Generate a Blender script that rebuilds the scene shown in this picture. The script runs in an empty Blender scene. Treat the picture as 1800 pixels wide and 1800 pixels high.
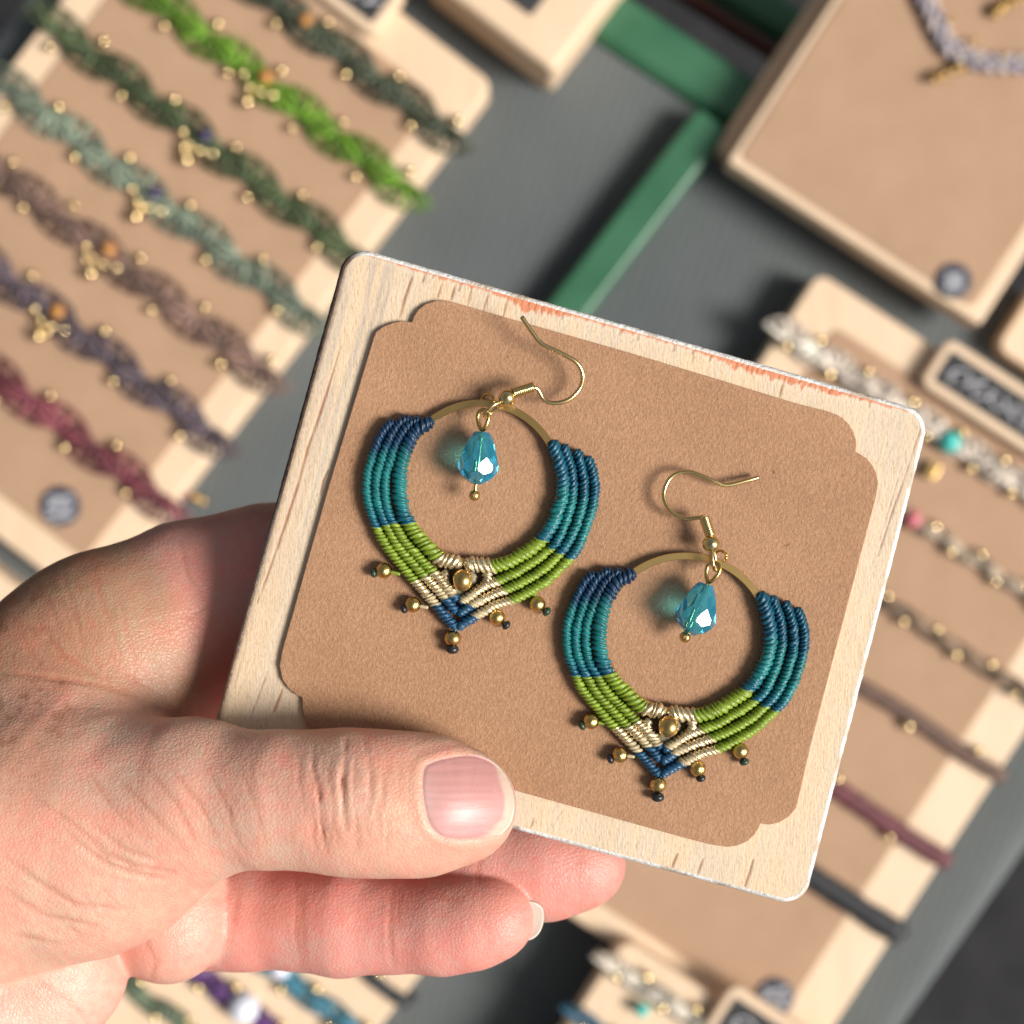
import bpy, bmesh, math, random
import numpy as np
R = math.radians
sc = bpy.context.scene
C = sc.collection
MM = 0.001
# ------------------------------------------------------------------ camera, sky, sun, exposure
CAM_H, CARD_H = 620.0, 370.0            # mm above the table: lens, face of the held card
FIELD = 168.0                           # mm seen across the picture at the card
DIST = CAM_H - CARD_H
cam = bpy.data.cameras.new('camera'); camo = bpy.data.objects.new('camera', cam); C.objects.link(camo)
camo.location = (0, 0, CAM_H*MM); cam.sensor_width = 36.0
cam.lens = 36.0*DIST/FIELD; cam.clip_start = 0.01; cam.clip_end = 50
cam.dof.use_dof = True; cam.dof.focus_distance = (DIST-1.0)*MM; cam.dof.aperture_fstop = 14.0
sc.camera = camo
SUN_EL, SUN_AZ = R(43), R(-17)          # light from the side, slightly from below the picture
sd = (math.cos(SUN_EL)*math.cos(SUN_AZ), math.cos(SUN_EL)*math.sin(SUN_AZ), math.sin(SUN_EL))
w = bpy.data.worlds.new('World'); sc.world = w; w.use_nodes = True
wn = w.node_tree; sky = wn.nodes.new('ShaderNodeTexSky'); sky.sky_type = 'NISHITA'; sky.sun_disc = False
sky.sun_elevation = SUN_EL; sky.sun_rotation = R(90) - SUN_AZ; sky.dust_density = 4.0; sky.air_density = 1.0
hs = wn.nodes.new('ShaderNodeHueSaturation'); hs.inputs['Saturation'].default_value = 0.25
bg = wn.nodes['Background']; bg.inputs['Strength'].default_value = 0.052
wn.links.new(sky.outputs[0], hs.inputs['Color']); wn.links.new(hs.outputs[0], bg.inputs['Color'])
sun = bpy.data.lights.new('sun', 'SUN'); sun.energy = 3.6; sun.angle = R(22); sun.color = (1.0, 0.94, 0.87)
suno = bpy.data.objects.new('sun', sun); C.objects.link(suno); suno.location = (0.6, -0.3, 0.9)
from mathutils import Vector
suno.rotation_euler = Vector(sd).to_track_quat('Z', 'Y').to_euler()
vs = sc.view_settings; vs.view_transform = 'Standard'; vs.look = 'None'; vs.exposure = 0.5; vs.gamma = 1.0
vs.use_curve_mapping = False
sc.cycles.use_denoising = True; sc.cycles.max_bounces = 10; sc.cycles.transmission_bounces = 10
sc.cycles.caustics_refractive = True; sc.cycles.caustics_reflective = False; sc.cycles.blur_glossy = 0.3

# ------------------------------------------------------------------ pixel of the 1800 px picture -> place in mm
def P(px, py, h=0.0):                   # h: mm above the card face
    k = FIELD/1800.0*(DIST-h)/DIST
    return np.array([(px-900)*k, (900-py)*k, CARD_H+h])
def T(px, py, h=0.0):                   # h: mm above the table
    return P(px, py, h-CARD_H)
def UV(u, v, a):
    c, s = math.cos(R(a)), math.sin(R(a)); return (u*c-v*s, u*s+v*c)
rng = np.random.default_rng(7); CAMP = np.array([0, 0, CAM_H])

# ------------------------------------------------------------------ mesh helpers (all in mm)
def link(o, parent=None):
    C.objects.link(o)
    if parent is not None: o.parent = parent
    return o
def thing(name, origin, label, cat, group=None, kind=None):
    o = bpy.data.objects.new(name, None); o.empty_display_size = 0.01; link(o)
    o.location = Vector(origin)*MM; o['label'] = label; o['category'] = cat
    if group: o['group'] = group
    if kind: o['kind'] = kind
    return o
def tag(o, label, cat, group=None):
    o['label'] = label; o['category'] = cat
    if group: o['group'] = group
    return o
def base_of(parent):
    b = np.zeros(3)
    while parent is not None:
        b += np.array(parent.location)/MM; parent = parent.parent
    return b
def mk(name, V, F, mat, parent=None, smooth=True, col=None, origin=None, label=None, extra=None):
    V = np.asarray(V, float)
    if origin is None: origin = base_of(parent) if parent is not None else V.mean(0)
    pb = base_of(parent)
    me = bpy.data.meshes.new(name)
    me.from_pydata(((V-origin)*MM).tolist(), [], [list(map(int, f)) for f in F])
    if smooth: me.polygons.foreach_set('use_smooth', np.ones(len(me.polygons), bool))
    if col is not None:
        at = me.color_attributes.new('col', 'FLOAT_COLOR', 'POINT')
        cc = np.ones((len(V), 4)); cc[:, :3] = np.clip(col, 0, 1); at.data.foreach_set('color', cc.ravel())
    for kx, vx in (extra or {}).items():
        at = me.attributes.new(kx, 'FLOAT', 'POINT'); at.data.foreach_set('value', np.asarray(vx, float))
    me.materials.append(mat); me.update()
    o = bpy.data.objects.new(name, me); o.location = Vector((np.array(origin)-pb)*MM); link(o, parent)
    if label: o['label'] = label
    return o
def smooth_path(pts, ds):
    p = np.asarray(pts, float); n = len(p)
    if n > 2:
        q = np.vstack([2*p[0]-p[1], p, 2*p[-1]-p[-2]]); out = []
        for i in range(1, n):
            t = np.linspace(0, 1, 16, endpoint=False)[:, None]
            a, b, c, d = q[i-1], q[i], q[i+1], q[i+2]
            out.append(0.5*((2*b)+(-a+c)*t+(2*a-5*b+4*c-d)*t*t+(-a+3*b-3*c+d)*t**3))
        p = np.vstack(out+[p[-1:]])
    L = np.r_[0, np.cumsum(np.linalg.norm(np.diff(p, axis=0), axis=1))]
    m = max(2, int(round(L[-1]/ds))+1); s = np.linspace(0, L[-1], m)
    return np.stack([np.interp(s, L, p[:, k]) for k in range(3)], 1), s
def grid_faces(n, m, wrap=True, off=0):
    F = []; mm = m if wrap else m-1
    for i in range(n-1):
        for j in range(mm):
            a = off+i*m+j; b = off+i*m+(j+1) % m
            F.append((a, b, b+m, a+m))
    return F
def frames(p, up=(0, 0, 1)):
    t = np.gradient(p, axis=0); t /= np.linalg.norm(t, axis=1)[:, None]+1e-9
    up = np.array(up, float); b = np.cross(t, up); nb = np.linalg.norm(b, axis=1)
    bad = nb < 0.05
    if bad.any(): b[bad] = np.cross(t[bad], [0.3, 0.9, 0.1]); nb = np.linalg.norm(b, axis=1)
    b /= nb[:, None]; u = np.cross(b, t); return t, b, u
def tube(pts, r, ds=0.6, m=10, closed_ends=True, up=(0, 0, 1), taper=None):
    p, s = smooth_path(pts, ds); t, b, u = frames(p, up); n = len(p)
    rr = np.full(n, r) if np.isscalar(r) else np.interp(s/s[-1], np.linspace(0, 1, len(r)), r)
    th = np.arange(m)*2*math.pi/m
    V = p[:, None]+rr[:, None, None]*(np.cos(th)[None, :, None]*b[:, None]+np.sin(th)[None, :, None]*u[:, None])
    F = grid_faces(n, m); V = V.reshape(-1, 3)
    V = np.vstack([V, p[0]-t[0]*rr[0]*.3, p[-1]+t[-1]*rr[-1]*.3]); a, z = n*m, n*m+1
    for j in range(m): F.append((a, (j+1) % m, j)); F.append((z, (n-1)*m+j, (n-1)*m+(j+1) % m))
    return V, F
def merge(parts):
    V, F, o = [], [], 0
    for v, f in parts:
        V.append(v); F += [tuple(i+o for i in q) for q in f]; o += len(v)
    return np.vstack(V), F
def cord(pts, ru, rv, pitch, slant, amp, colf, seed=0, m=16, ns=6, power=0.6, endtaper=True, wob=0.0):
    """a wrapped cord: one swept surface with a real ridge for every wrap of thread"""
    rg = np.random.default_rng(seed)
    p, s = smooth_path(pts, pitch/ns); t, b, u = frames(p); n = len(p); L = s[-1]
    if wob:
        k = np.cumsum(rg.normal(0, 1, n)); k -= np.linspace(k[0], k[-1], n); k /= (np.abs(k).max()+1e-6)
        p = p+b*(k*wob)[:, None]
    th = np.arange(m)*2*math.pi/m; x = np.cos(th); z = np.sin(th)
    jit = np.interp(s, np.linspace(0, L, int(L/pitch)+2), rg.normal(0, 0.16, int(L/pitch)+2))
    ph = (s[:, None]+slant*ru*x[None]+0.25*slant*ru*(z[None]-1))/pitch+jit[:, None]
    ridge = np.abs(np.sin(math.pi*ph))**power
    wi = np.floor(ph).astype(int)+40; rad = rg.normal(1, 0.05, wi.max()+2)
    f = (1-amp*(1-ridge))*rad[wi]*(1+.035*np.cos(6*math.pi*ph))
    env = np.ones(n)
    if endtaper:
        e = np.minimum(s, L-s)/(ru*0.9); env = np.sqrt(np.clip(1-(1-np.clip(e, 0, 1))**2, 0.02, 1))
    V = p[:, None]+(f*env[:, None])[:, :, None]*(ru*x[None, :, None]*b[:, None]+rv*z[None, :, None]*u[:, None])
    col = colf(np.clip((s[:, None]+0*x[None]+slant*ru*x[None])/L, 0, 1))
    br = rg.normal(1, 0.10, wi.max()+2)[wi]
    col = col*br[:, :, None]
    V = V.reshape(-1, 3); col = col.reshape(-1, 3); F = grid_faces(n, m)
    V = np.vstack([V, p[0], p[-1]]); col = np.vstack([col, col[0], col[-1]])
    for j in range(m): F.append((n*m, (j+1) % m, j)); F.append((n*m+1, (n-1)*m+j, (n-1)*m+(j+1) % m))
    return V, F, col
def lathe(prof, c, axis=(0, 0, 1), m=20):
    ax = np.array(axis, float); ax /= np.linalg.norm(ax)
    a = np.cross(ax, [0.31, 0.2, 0.93] if abs(ax[2]) < .9 else [1, 0, 0]); a /= np.linalg.norm(a); b = np.cross(ax, a)
    th = np.arange(m)*2*math.pi/m; V = []
    for r, z in prof: V.append(c+ax*z+r*(np.cos(th)[:, None]*a+np.sin(th)[:, None]*b))
    n = len(prof); F = grid_faces(n, m); V = np.vstack(V)
    return V, [f[::-1] for f in F]
def ball_mesh(name, mat, hole=0.0, squash=1.0, m=20, n=12):
    th0 = math.asin(hole); th = np.linspace(-math.pi/2+th0+1e-3, math.pi/2-th0-1e-3, n)
    V, F = lathe([(math.cos(t), squash*math.sin(t)) for t in th], np.zeros(3), (0, 0, 1), m)
    me = bpy.data.meshes.new(name); me.from_pydata(V.tolist(), [], F)
    me.polygons.foreach_set('use_smooth', np.ones(len(me.polygons), bool)); me.materials.append(mat); me.update()
    return me
def ball(name, me, c, r, parent, axis=None):
    o = bpy.data.objects.new(name, me); link(o, parent); o.location = Vector((np.array(c)-base_of(parent))*MM)
    o.scale = (r*MM,)*3
    if axis is not None: o.rotation_euler = Vector(axis).to_track_quat('Z', 'Y').to_euler()
    return o
def offset_poly(p, d):
    p = np.asarray(p); a = np.roll(p, 1, 0); c = np.roll(p, -1, 0); t = c-a; t /= np.linalg.norm(t, axis=1)[:, None]+1e-9
    n = np.stack([-t[:, 1], t[:, 0]], 1); ar = 0.5*np.sum(p[:, 0]*c[:, 1]-c[:, 0]*p[:, 1])
    return p+(n if ar > 0 else -n)*d
def slab(poly, z0, z1, bev=0.6, steps=3):
    """closed plate with rounded upper edge; poly Nx2 in mm"""
    p = np.asarray(poly, float); n = len(p)
    if 0.5*np.sum(p[:, 0]*np.roll(p[:, 1], -1)-np.roll(p[:, 0], -1)*p[:, 1]) < 0: p = p[::-1]
    rings = [(p, z0)]
    for i in range(steps+1):
        a = math.pi/2*i/steps; rings.append((offset_poly(p, bev*(1-math.cos(a))), z1-bev+bev*math.sin(a)))
    V = np.vstack([np.c_[q, np.full(n, z)] for q, z in rings]); F = []
    for k in range(len(rings)-1):
        for j in range(n): F.append((k*n+j, k*n+(j+1) % n, (k+1)*n+(j+1) % n, (k+1)*n+j))
    F.append(tuple(range((len(rings)-1)*n, len(rings)*n))); F.append(tuple(range(n-1, -1, -1)))
    return V, F
def round_poly(corners, r, k=6):
    c = np.asarray(corners, float); n = len(c); out = []
    for i in range(n):
        a, b, d = c[i-1], c[i], c[(i+1) % n]
        u = (a-b)/np.linalg.norm(a-b); v = (d-b)/np.linalg.norm(d-b)
        for t in np.linspace(0, 1, k+1):
            p0, p1 = b+u*r, b+v*r; out.append((1-t)**2*p0+2*t*(1-t)*(b+(u+v)*r*0.12)+t*t*p1)
    return np.array(out)
def vnoise(x, y, seed=0):
    xi = np.floor(x).astype(np.int64); yi = np.floor(y).astype(np.int64); fx = x-xi; fy = y-yi
    fx = fx*fx*(3-2*fx); fy = fy*fy*(3-2*fy)
    def h(a, b):
        n = (a*374761393+b*668265263+seed*982451653) & 0xffffffff
        n = ((n ^ (n >> 13))*1274126177) & 0xffffffff; return ((n ^ (n >> 16)) & 0xffff)/65535.0
    return (h(xi, yi)*(1-fx)+h(xi+1, yi)*fx)*(1-fy)+(h(xi, yi+1)*(1-fx)+h(xi+1, yi+1)*fx)*fy
def seg_dist(x, y, pl):
    best = np.full(x.shape, 1e9); tt = np.zeros(x.shape); L = 0; tot = 0
    for a, b in zip(pl[:-1], pl[1:]): tot += math.hypot(b[0]-a[0], b[1]-a[1])
    for a, b in zip(pl[:-1], pl[1:]):
        dx, dy = b[0]-a[0], b[1]-a[1]; l2 = dx*dx+dy*dy
        t = np.clip(((x-a[0])*dx+(y-a[1])*dy)/l2, 0, 1); d = np.hypot(x-a[0]-t*dx, y-a[1]-t*dy)
        m = d < best; best = np.where(m, d, best); tt = np.where(m, (L+t*math.sqrt(l2))/tot, tt); L += math.sqrt(l2)
    return best, tt

# ------------------------------------------------------------------ materials
def mat(name, base=(.5, .5, .5), rough=.6, metal=0.0, **kw):
    m = bpy.data.materials.new(name); m.use_nodes = True; b = m.node_tree.nodes['Principled BSDF']
    b.inputs['Base Color'].default_value = (*base, 1); b.inputs['Roughness'].default_value = rough
    b.inputs['Metallic'].default_value = metal
    for k, v in kw.items(): b.inputs[k.replace('_', ' ')].default_value = v
    return m
def N(m, t, **kw):
    n = m.node_tree.nodes.new(t)
    for k, v in kw.items():
        if k in n.inputs: n.inputs[k].default_value = v
        else: setattr(n, k, v)
    return n
def LK(m, a, b): m.node_tree.links.new(a, b)
def bsdf(m): return m.node_tree.nodes['Principled BSDF']
def coords(m, scale=(1, 1, 1), rot=(0, 0, 0)):
    tc = N(m, 'ShaderNodeTexCoord'); mp = N(m, 'ShaderNodeMapping'); mp.inputs['Scale'].default_value = scale
    mp.inputs['Rotation'].default_value = rot; LK(m, tc.outputs['Object'], mp.inputs[0]); return mp.outputs[0]
def noise(m, vec, scale, detail=3, rough=.5):
    n = N(m, 'ShaderNodeTexNoise'); n.inputs['Scale'].default_value = scale; n.inputs['Detail'].default_value = detail
    n.inputs['Roughness'].default_value = rough; LK(m, vec, n.inputs['Vector']); return n.outputs['Fac']
def ramp(m, fac, stops):
    r = N(m, 'ShaderNodeValToRGB'); e = r.color_ramp.elements
    while len(e) < len(stops): e.new(.5)
    for el, (p, c) in zip(e, stops): el.position = p; el.color = (*c, 1)
    LK(m, fac, r.inputs[0]); return r.outputs[0]
def bump(m, fac, dist, strength=1.0, prev=None):
    b = N(m, 'ShaderNodeBump'); b.inputs['Distance'].default_value = dist; b.inputs['Strength'].default_value = strength
    LK(m, fac, b.inputs['Height'])
    if prev is not None: LK(m, prev, b.inputs['Normal'])
    LK(m, b.outputs[0], bsdf(m).inputs['Normal']); return b.outputs[0]
def mixc(m, fac, a, b, mode='MIX'):
    n = N(m, 'ShaderNodeMix', data_type='RGBA', blend_type=mode)
    for sock, v in ((n.inputs[0], fac), (n.inputs[6], a), (n.inputs[7], b)):
        if hasattr(v, 'is_linked'): LK(m, v, sock)
        elif isinstance(v, tuple): sock.default_value = (*v, 1)
        else: sock.default_value = v
    return n.outputs[2]
def attr(m, name='col'): return N(m, 'ShaderNodeAttribute', attribute_name=name)

def make_kraft(name, a, b, fib=1.0):
    m = mat(name, a, .85); v = coords(m); v2 = coords(m, (1, .75, 1), (0, 0, .9))
    f = noise(m, v2, 2300, 4, .7); g = noise(m, v, 60, 3); s = noise(m, v, 420, 2)
    c = ramp(m, f, [(.3, tuple(x*.74 for x in a)), (.5, a), (.7, tuple(x*1.08 for x in b))])
    c = mixc(m, .35, c, ramp(m, g, [(.3, tuple(x*.86 for x in a)), (.7, b)]))
    spk = ramp(m, s, [(.73, (1, 1, 1)), (.80, (.55, .5, .45))]); c = mixc(m, 1.0, c, spk, 'MULTIPLY')
    LK(m, c, bsdf(m).inputs['Base Color']); bump(m, f, .00026*fib, .9); return m
KRAFT = make_kraft('kraft_card', (.385, .206, .110), (.475, .274, .156))
KRAFT_BG = make_kraft('kraft_sheet', (.42, .265, .165), (.48, .31, .20))
def make_wood(name, a, b, rot, sc_=1.0):
    m = mat(name, a, .6); v = coords(m, (90*sc_, 6*sc_, 90*sc_), (0, 0, rot)); f = noise(m, v, 3, 4, .6)
    v2 = coords(m); g = noise(m, v2, 25, 2); c = ramp(m, f, [(.3, a), (.55, b), (.75, a)])
    c = mixc(m, .3, c, ramp(m, g, [(.3, tuple(x*.82 for x in a)), (.7, b)])); LK(m, c, bsdf(m).inputs['Base Color'])
    bump(m, f, .0002, .4); return m
WOOD_BG = make_wood('pale_pine', (.68, .50, .335), (.76, .575, .40), R(37))
def make_vcol(name, rough, fine=None, metal=0.0, **kw):
    m = mat(name, (.5, .5, .5), rough, metal, **kw); LK(m, attr(m).outputs['Color'], bsdf(m).inputs['Base Color'])
    if fine: bump(m, noise(m, coords(m), fine[0], 3, .6), fine[1], fine[2])
    return m
WOODFACE = mat('bare_sanded_wood', (.5, .5, .5), .62)
vg_ = coords(WOODFACE, (1, .10, 1), (0, 0, R(15.5))); fg_ = noise(WOODFACE, vg_, 3000, 4, .7); fp_ = noise(WOODFACE, coords(WOODFACE, (1, .5, 1), (0, 0, R(15.5))), 2600, 3, .6)
cg_ = mixc(WOODFACE, 1.0, attr(WOODFACE).outputs['Color'], ramp(WOODFACE, fg_, [(.28, (.80, .75, .70)), (.45, (.98, .97, .96)), (.7, (1.05, 1.05, 1.06))]), 'MULTIPLY')
LK(WOODFACE, mixc(WOODFACE, 1.0, cg_, ramp(WOODFACE, fp_, [(.3, (.86, .84, .82)), (.5, (1, 1, 1))]), 'MULTIPLY'), bsdf(WOODFACE).inputs['Base Color'])
bump(WOODFACE, fg_, .00012, .6, bump(WOODFACE, fp_, .00014, .6))
PAINT = mat('chipped_white_paint', (.7, .7, .68), .8)
f_ = noise(PAINT, coords(PAINT), 900, 4, .65); g_ = noise(PAINT, coords(PAINT), 160, 3)
c_ = ramp(PAINT, f_, [(.36, (.42, .41, .42)), (.47, (.74, .73, .71)), (.7, (.86, .85, .83))])
LK(PAINT, mixc(PAINT, ramp(PAINT, g_, [(.62, (0, 0, 0)), (.72, (1, 1, 1))]), c_, (.52, .42, .33)), bsdf(PAINT).inputs['Base Color'])
bump(PAINT, f_, .0003, 1)
def make_thread(name, rough, metal_attr=False):
    m = mat(name, (.5, .5, .5), rough); c = attr(m).outputs['Color']
    f = noise(m, coords(m), 5200, 2, .6)
    if metal_attr:
        k = attr(m, 'shine').outputs['Fac']; sp = ramp(m, noise(m, coords(m), 3600, 2, .7), [(.40, (0, 0, 0)), (.50, (1, 1, 1))])
        mu = N(m, 'ShaderNodeMath', operation='MULTIPLY'); LK(m, k, mu.inputs[0]); LK(m, sp, mu.inputs[1])
        c = mixc(m, mu.outputs[0], c, (.86, .70, .42)); LK(m, mu.outputs[0], bsdf(m).inputs['Metallic'])
    LK(m, c, bsdf(m).inputs['Base Color']); bsdf(m).inputs['Specular IOR Level'].default_value = .45
    bump(m, f, .00008, .5); return m
THREAD = make_thread('waxed_thread', .33, True)
YARN = make_thread('background_thread', .6)
BRASS = mat('brass', (.68, .47, .17), .24, 1.0)
bump(BRASS, noise(BRASS, coords(BRASS, (1, 1, 1)), 1400, 2), .0001, .25)
BRASS_B = mat('brushed_brass', (.66, .45, .17), .30, 1.0)
GOLDWIRE = mat('gold_wire', (.78, .60, .28), .2, 1.0)
DARK_KNOT = mat('burnt_knot', (.018, .02, .024), .3)
GREEN_KNOT = mat('dark_green_knot', (.02, .05, .03), .35)
CRYSTAL = mat('aqua_glass', (.11, .70, 1.0), .0, 0, Transmission_Weight=.85, IOR=1.55)
CLOTH = mat('grey_cloth', (.09, .1, .1), .9, Sheen_Weight=.2)
vv = coords(CLOTH, (1, 1, 1), (0, 0, R(20))); wv = N(CLOTH, 'ShaderNodeTexWave'); wv.inputs['Scale'].default_value = 80; wv.inputs['Distortion'].default_value = 2.0; wv.inputs['Detail'].default_value = 3; wv.inputs['Detail Scale'].default_value = 2.5
LK(CLOTH, vv, wv.inputs['Vector'])
cc_ = ramp(CLOTH, noise(CLOTH, coords(CLOTH), 9, 3), [(.3, (.068, .08, .083)), (.7, (.115, .13, .131))])
LK(CLOTH, mixc(CLOTH, .22, cc_, ramp(CLOTH, wv.outputs['Fac'], [(.2, (.04, .047, .05)), (.8, (.15, .163, .166))])), bsdf(CLOTH).inputs['Base Color'])
bump(CLOTH, wv.outputs['Fac'], .0003, .35)
DARKGROUND = mat('dark_ground', (.012, .012, .014), .9)  # near-black colour stands in for the unlit space below the table
LK(DARKGROUND, ramp(DARKGROUND, noise(DARKGROUND, coords(DARKGROUND), 30, 3), [(.3, (.008, .008, .01)), (.7, (.018, .018, .021))]), bsdf(DARKGROUND).inputs['Base Color'])
GREENP = mat('green_paint', (.03, .17, .075), .38)
LK(GREENP, ramp(GREENP, noise(GREENP, coords(GREENP), 40, 3), [(.3, (.026, .108, .056)), (.7, (.045, .15, .082))]), bsdf(GREENP).inputs['Base Color'])
CHALK = mat('chalkboard_black', (.02, .021, .024), .75)
LK(CHALK, ramp(CHALK, noise(CHALK, coords(CHALK), 120, 3), [(.3, (.014, .015, .018)), (.75, (.045, .046, .05))]), bsdf(CHALK).inputs['Base Color'])
CHALKW = mat('chalk_white', (.7, .71, .75), .9)
BUTTON = mat('navy_sticker', (.03, .035, .06), .5)
TURQ = mat('turquoise_stone', (.05, .5, .45), .3)
PINKST = mat('pink_stone', (.6, .16, .2), .3)
PEARL = mat('pale_moonstone', (.72, .74, .84), .12, 0, Coat_Weight=.5)
AMBER = mat('amber_stone', (.45, .2, .05), .15)
VIOLET = mat('dark_violet_stone', (.05, .04, .09), .12)
REDWOOD = mat('dark_red_wood', (.12, .03, .015), .6)
BALLBG = ball_mesh('polished_bead', mat('polished_gold', (.86, .66, .34), .1, 1.0), .1); BALL = ball_mesh('round_bead', BRASS, .32); BALLB = ball_mesh('barrel_bead', BRASS_B, .5, .95); BALLW = ball_mesh('wire_ball', GOLDWIRE, .05)
AMB = ball_mesh('amber_bead', AMBER, .05); VIO = ball_mesh('violet_bead', VIOLET, .05); TUR = ball_mesh('turquoise_bead', TURQ, .05)
PNK = ball_mesh('pink_bead', PINKST, .05); PRL = ball_mesh('moonstone_bead', PEARL, .02)
KN = ball_mesh('knot_bead', DARK_KNOT, .05, .7, 10, 7); KNG = ball_mesh('green_knot_bead', GREEN_KNOT, .05, .7, 10, 7)

# ------------------------------------------------------------------ the table and what is under it
A0 = 35
def tuv(u, v, h, a=A0): return T(*UV(u, v, a), h)
V, F = merge([(np.array([[-900, -900, -720], [900, -900, -720], [900, 900, -720], [-900, 900, -720.]]), [(0, 1, 2, 3)])])
o = mk('ground', V, F, DARKGROUND, smooth=False); o['kind'] = 'structure'
us = np.linspace(66, 2296, 80); vs_ = np.linspace(-566, 2300, 90); prof = []
rows = []
R0 = 62.0                                # px radius of the cloth's turn over the table edge
def cloth_pt(u, v):
    q = tuv(u, v, 0); return q
def edge_drop(q0, outward, n=7, r=12.0, drop=260):
    out = []
    for i in range(1, n+1):
        a = math.pi/2*i/n; out.append(q0+outward*r*math.sin(a)+np.array([0, 0, -r*(1-math.cos(a))]))
    out.append(out[-1]+np.array([0, 0, -drop])); return out
eu = tuv(1, 0, 0)-tuv(0, 0, 0); eu /= np.linalg.norm(eu); ev = tuv(0, 1, 0)-tuv(0, 0, 0); ev /= np.linalg.norm(ev)
G = []
for v in vs_:
    line = [cloth_pt(u, v) for u in us]
    L_ = edge_drop(line[0], -eu); R_ = edge_drop(line[-1], eu); G.append(L_[::-1]+line+R_)
back = [edge_drop(q, -ev) for q in G[0]]
G = [[back[i][k] for i in range(len(G[0]))] for k in range(len(back[0])-1, -1, -1)]+G
G = np.array(G); n, m_ = G.shape[:2]
G[:, :, 2] += 0.5*(vnoise(G[:, :, 0]/40+9, G[:, :, 1]/40+9, 3)-.5)
V = G.reshape(-1, 3); o = mk('table_cloth', V, [f[::-1] for f in grid_faces(n, m_, False)], CLOTH)
tag(o, 'dark grey ribbed cloth covering the whole market table', 'tablecloth')
# ------------------------------------------------------------------ background boards
def rect(u0, u1, v0, v1, a, h, r=22):
    return round_poly([T(*UV(u, v, a), h)[:2] for u, v in ((u0, v0), (u1, v0), (u1, v1), (u0, v1))], r*.225)
def display_board(a, u0, u1, v0, v1, h0, h1, sheet, label, name='display_board', wood=None, rr=22):
    t = thing(name, tuv((u0+u1)/2, (v0+v1)/2, h0, a), label, 'display board', 'wooden boards on the table')
    V, F = slab(rect(u0, u1, v0, v1, a, h1, rr), h0, h1, 1.3, 4); mk('wooden_panel', V, F, wood or WOOD_BG, t, smooth=False)
    if sheet:
        V, F = slab(rect(*sheet, a, h1, 14), h1+.05, h1+.7, .2, 1); mk('kraft_sheet', V, F, KRAFT_BG, t, smooth=False)
    return t
AL, AR = 37.5, 33.0
HB = 17.0
display_board(AL, 84, 778, -412, 752, .2, HB, (146, 716, -330, 690), 'pale wooden board with brown kraft sheet carrying the green, sage, mauve and burgundy bracelets')
display_board(AL, 430, 1629, 800, 1500, .2, HB-3, None, 'pale wooden board under the fingers carrying purple and blue bracelets')
display_board(AR, 1466, 2212, -384, 806, .2, HB, (1545, 2126, -318, 758), 'tall pale wooden board carrying the cream, brown, burgundy and black bracelets')
display_board(AR, 1818, 2420, 786, 1400, HB+.8, HB+12, None, 'pale wooden board corner with cream bracelet, cut by the bottom picture edge')
display_board(AR, 1195, 1700, -960, -470, .2, 13, None, 'pale wooden board under the necklace display, its edge showing', rr=8)
display_board(AR, 1226, 1756, -1000, -458, 13.5, 27, (1240, 1728, -990, -476), 'large kraft-covered necklace display board in the upper corner', rr=9)
display_board(AR, 1800, 2300, -900, -440, .2, 11, (1850, 2250, -880, -470), 'brown kraft board beyond the necklace display, mostly out of frame')
t = thing('wooden_block', tuv(720, -600, 0, AL), 'pale wooden display block with painted dark recess at the top picture edge', 'display block')
V, F = slab(rect(560, 848, -800, -490, AL, 30, 14), .2, 30, 2.5, 4); mk('block_body', V, F, WOOD_BG, t, smooth=False)
V, F = slab(rect(610, 758, -760, -545, AL, 30, 6), 30.1, 30.8, .2, 1); mk('painted_recess_panel', V, F, CHALK, t, smooth=False)  # flat black panel on top; the hollow's darkness is put into its colour
# chalk signs
def scribble(a, u0, u1, v, amp, n, seed):
    rg = np.random.default_rng(seed); t = np.linspace(0, 1, n*8)
    u = u0+(u1-u0)*t+amp*.7*np.sin(t*n*6.28+1); vv_ = v+amp*np.sin(t*n*6.28*.83)*(0.6+.6*np.interp(t, np.linspace(0, 1, n), rg.random(n)))
    return list(zip(u, vv_))
def chalk_sign(a, u0, u1, v0, v1, h, label, fr=17, seed=1):
    t = thing('chalk_sign', tuv((u0+u1)/2, (v0+v1)/2, h, a), label, 'chalk sign', 'little framed chalkboards')
    V, F = slab(rect(u0, u1, v0, v1, a, h+6, 16), h, h+6, 1.2, 3); mk('sign_frame', V, F, WOOD_BG, t, smooth=False)
    V, F = slab(rect(u0+fr, u1-fr, v0+fr, v1-fr, a, h+6, 3), h+6.05, h+6.4, .1, 1); mk('chalk_panel', V, F, CHALK, t, smooth=False)
    pts = [T(*UV(u, v, a), h+6.6) for u, v in scribble(a, u0+fr+16, u1-fr-16, (v0+v1)/2, (v1-v0)*.15, 8, seed)]
    V, F = tube(pts, .34, .8, 6); mk('chalk_handwriting', V, F, CHALKW, t); return t
chalk_sign(AL, 300, 560, -446, -348, HB+.2, 'small framed chalkboard on top of the green bracelets board')
chalk_sign(AR, 1722, 1992, -412, -316, HB+.9, 'small framed chalkboard with white handwriting above the turquoise stone', seed=4)
chalk_sign(AR, 2022, 2300, 748, 850, HB+12.2, 'small framed chalkboard at the bottom picture edge beside a round sticker', seed=9)
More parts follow.
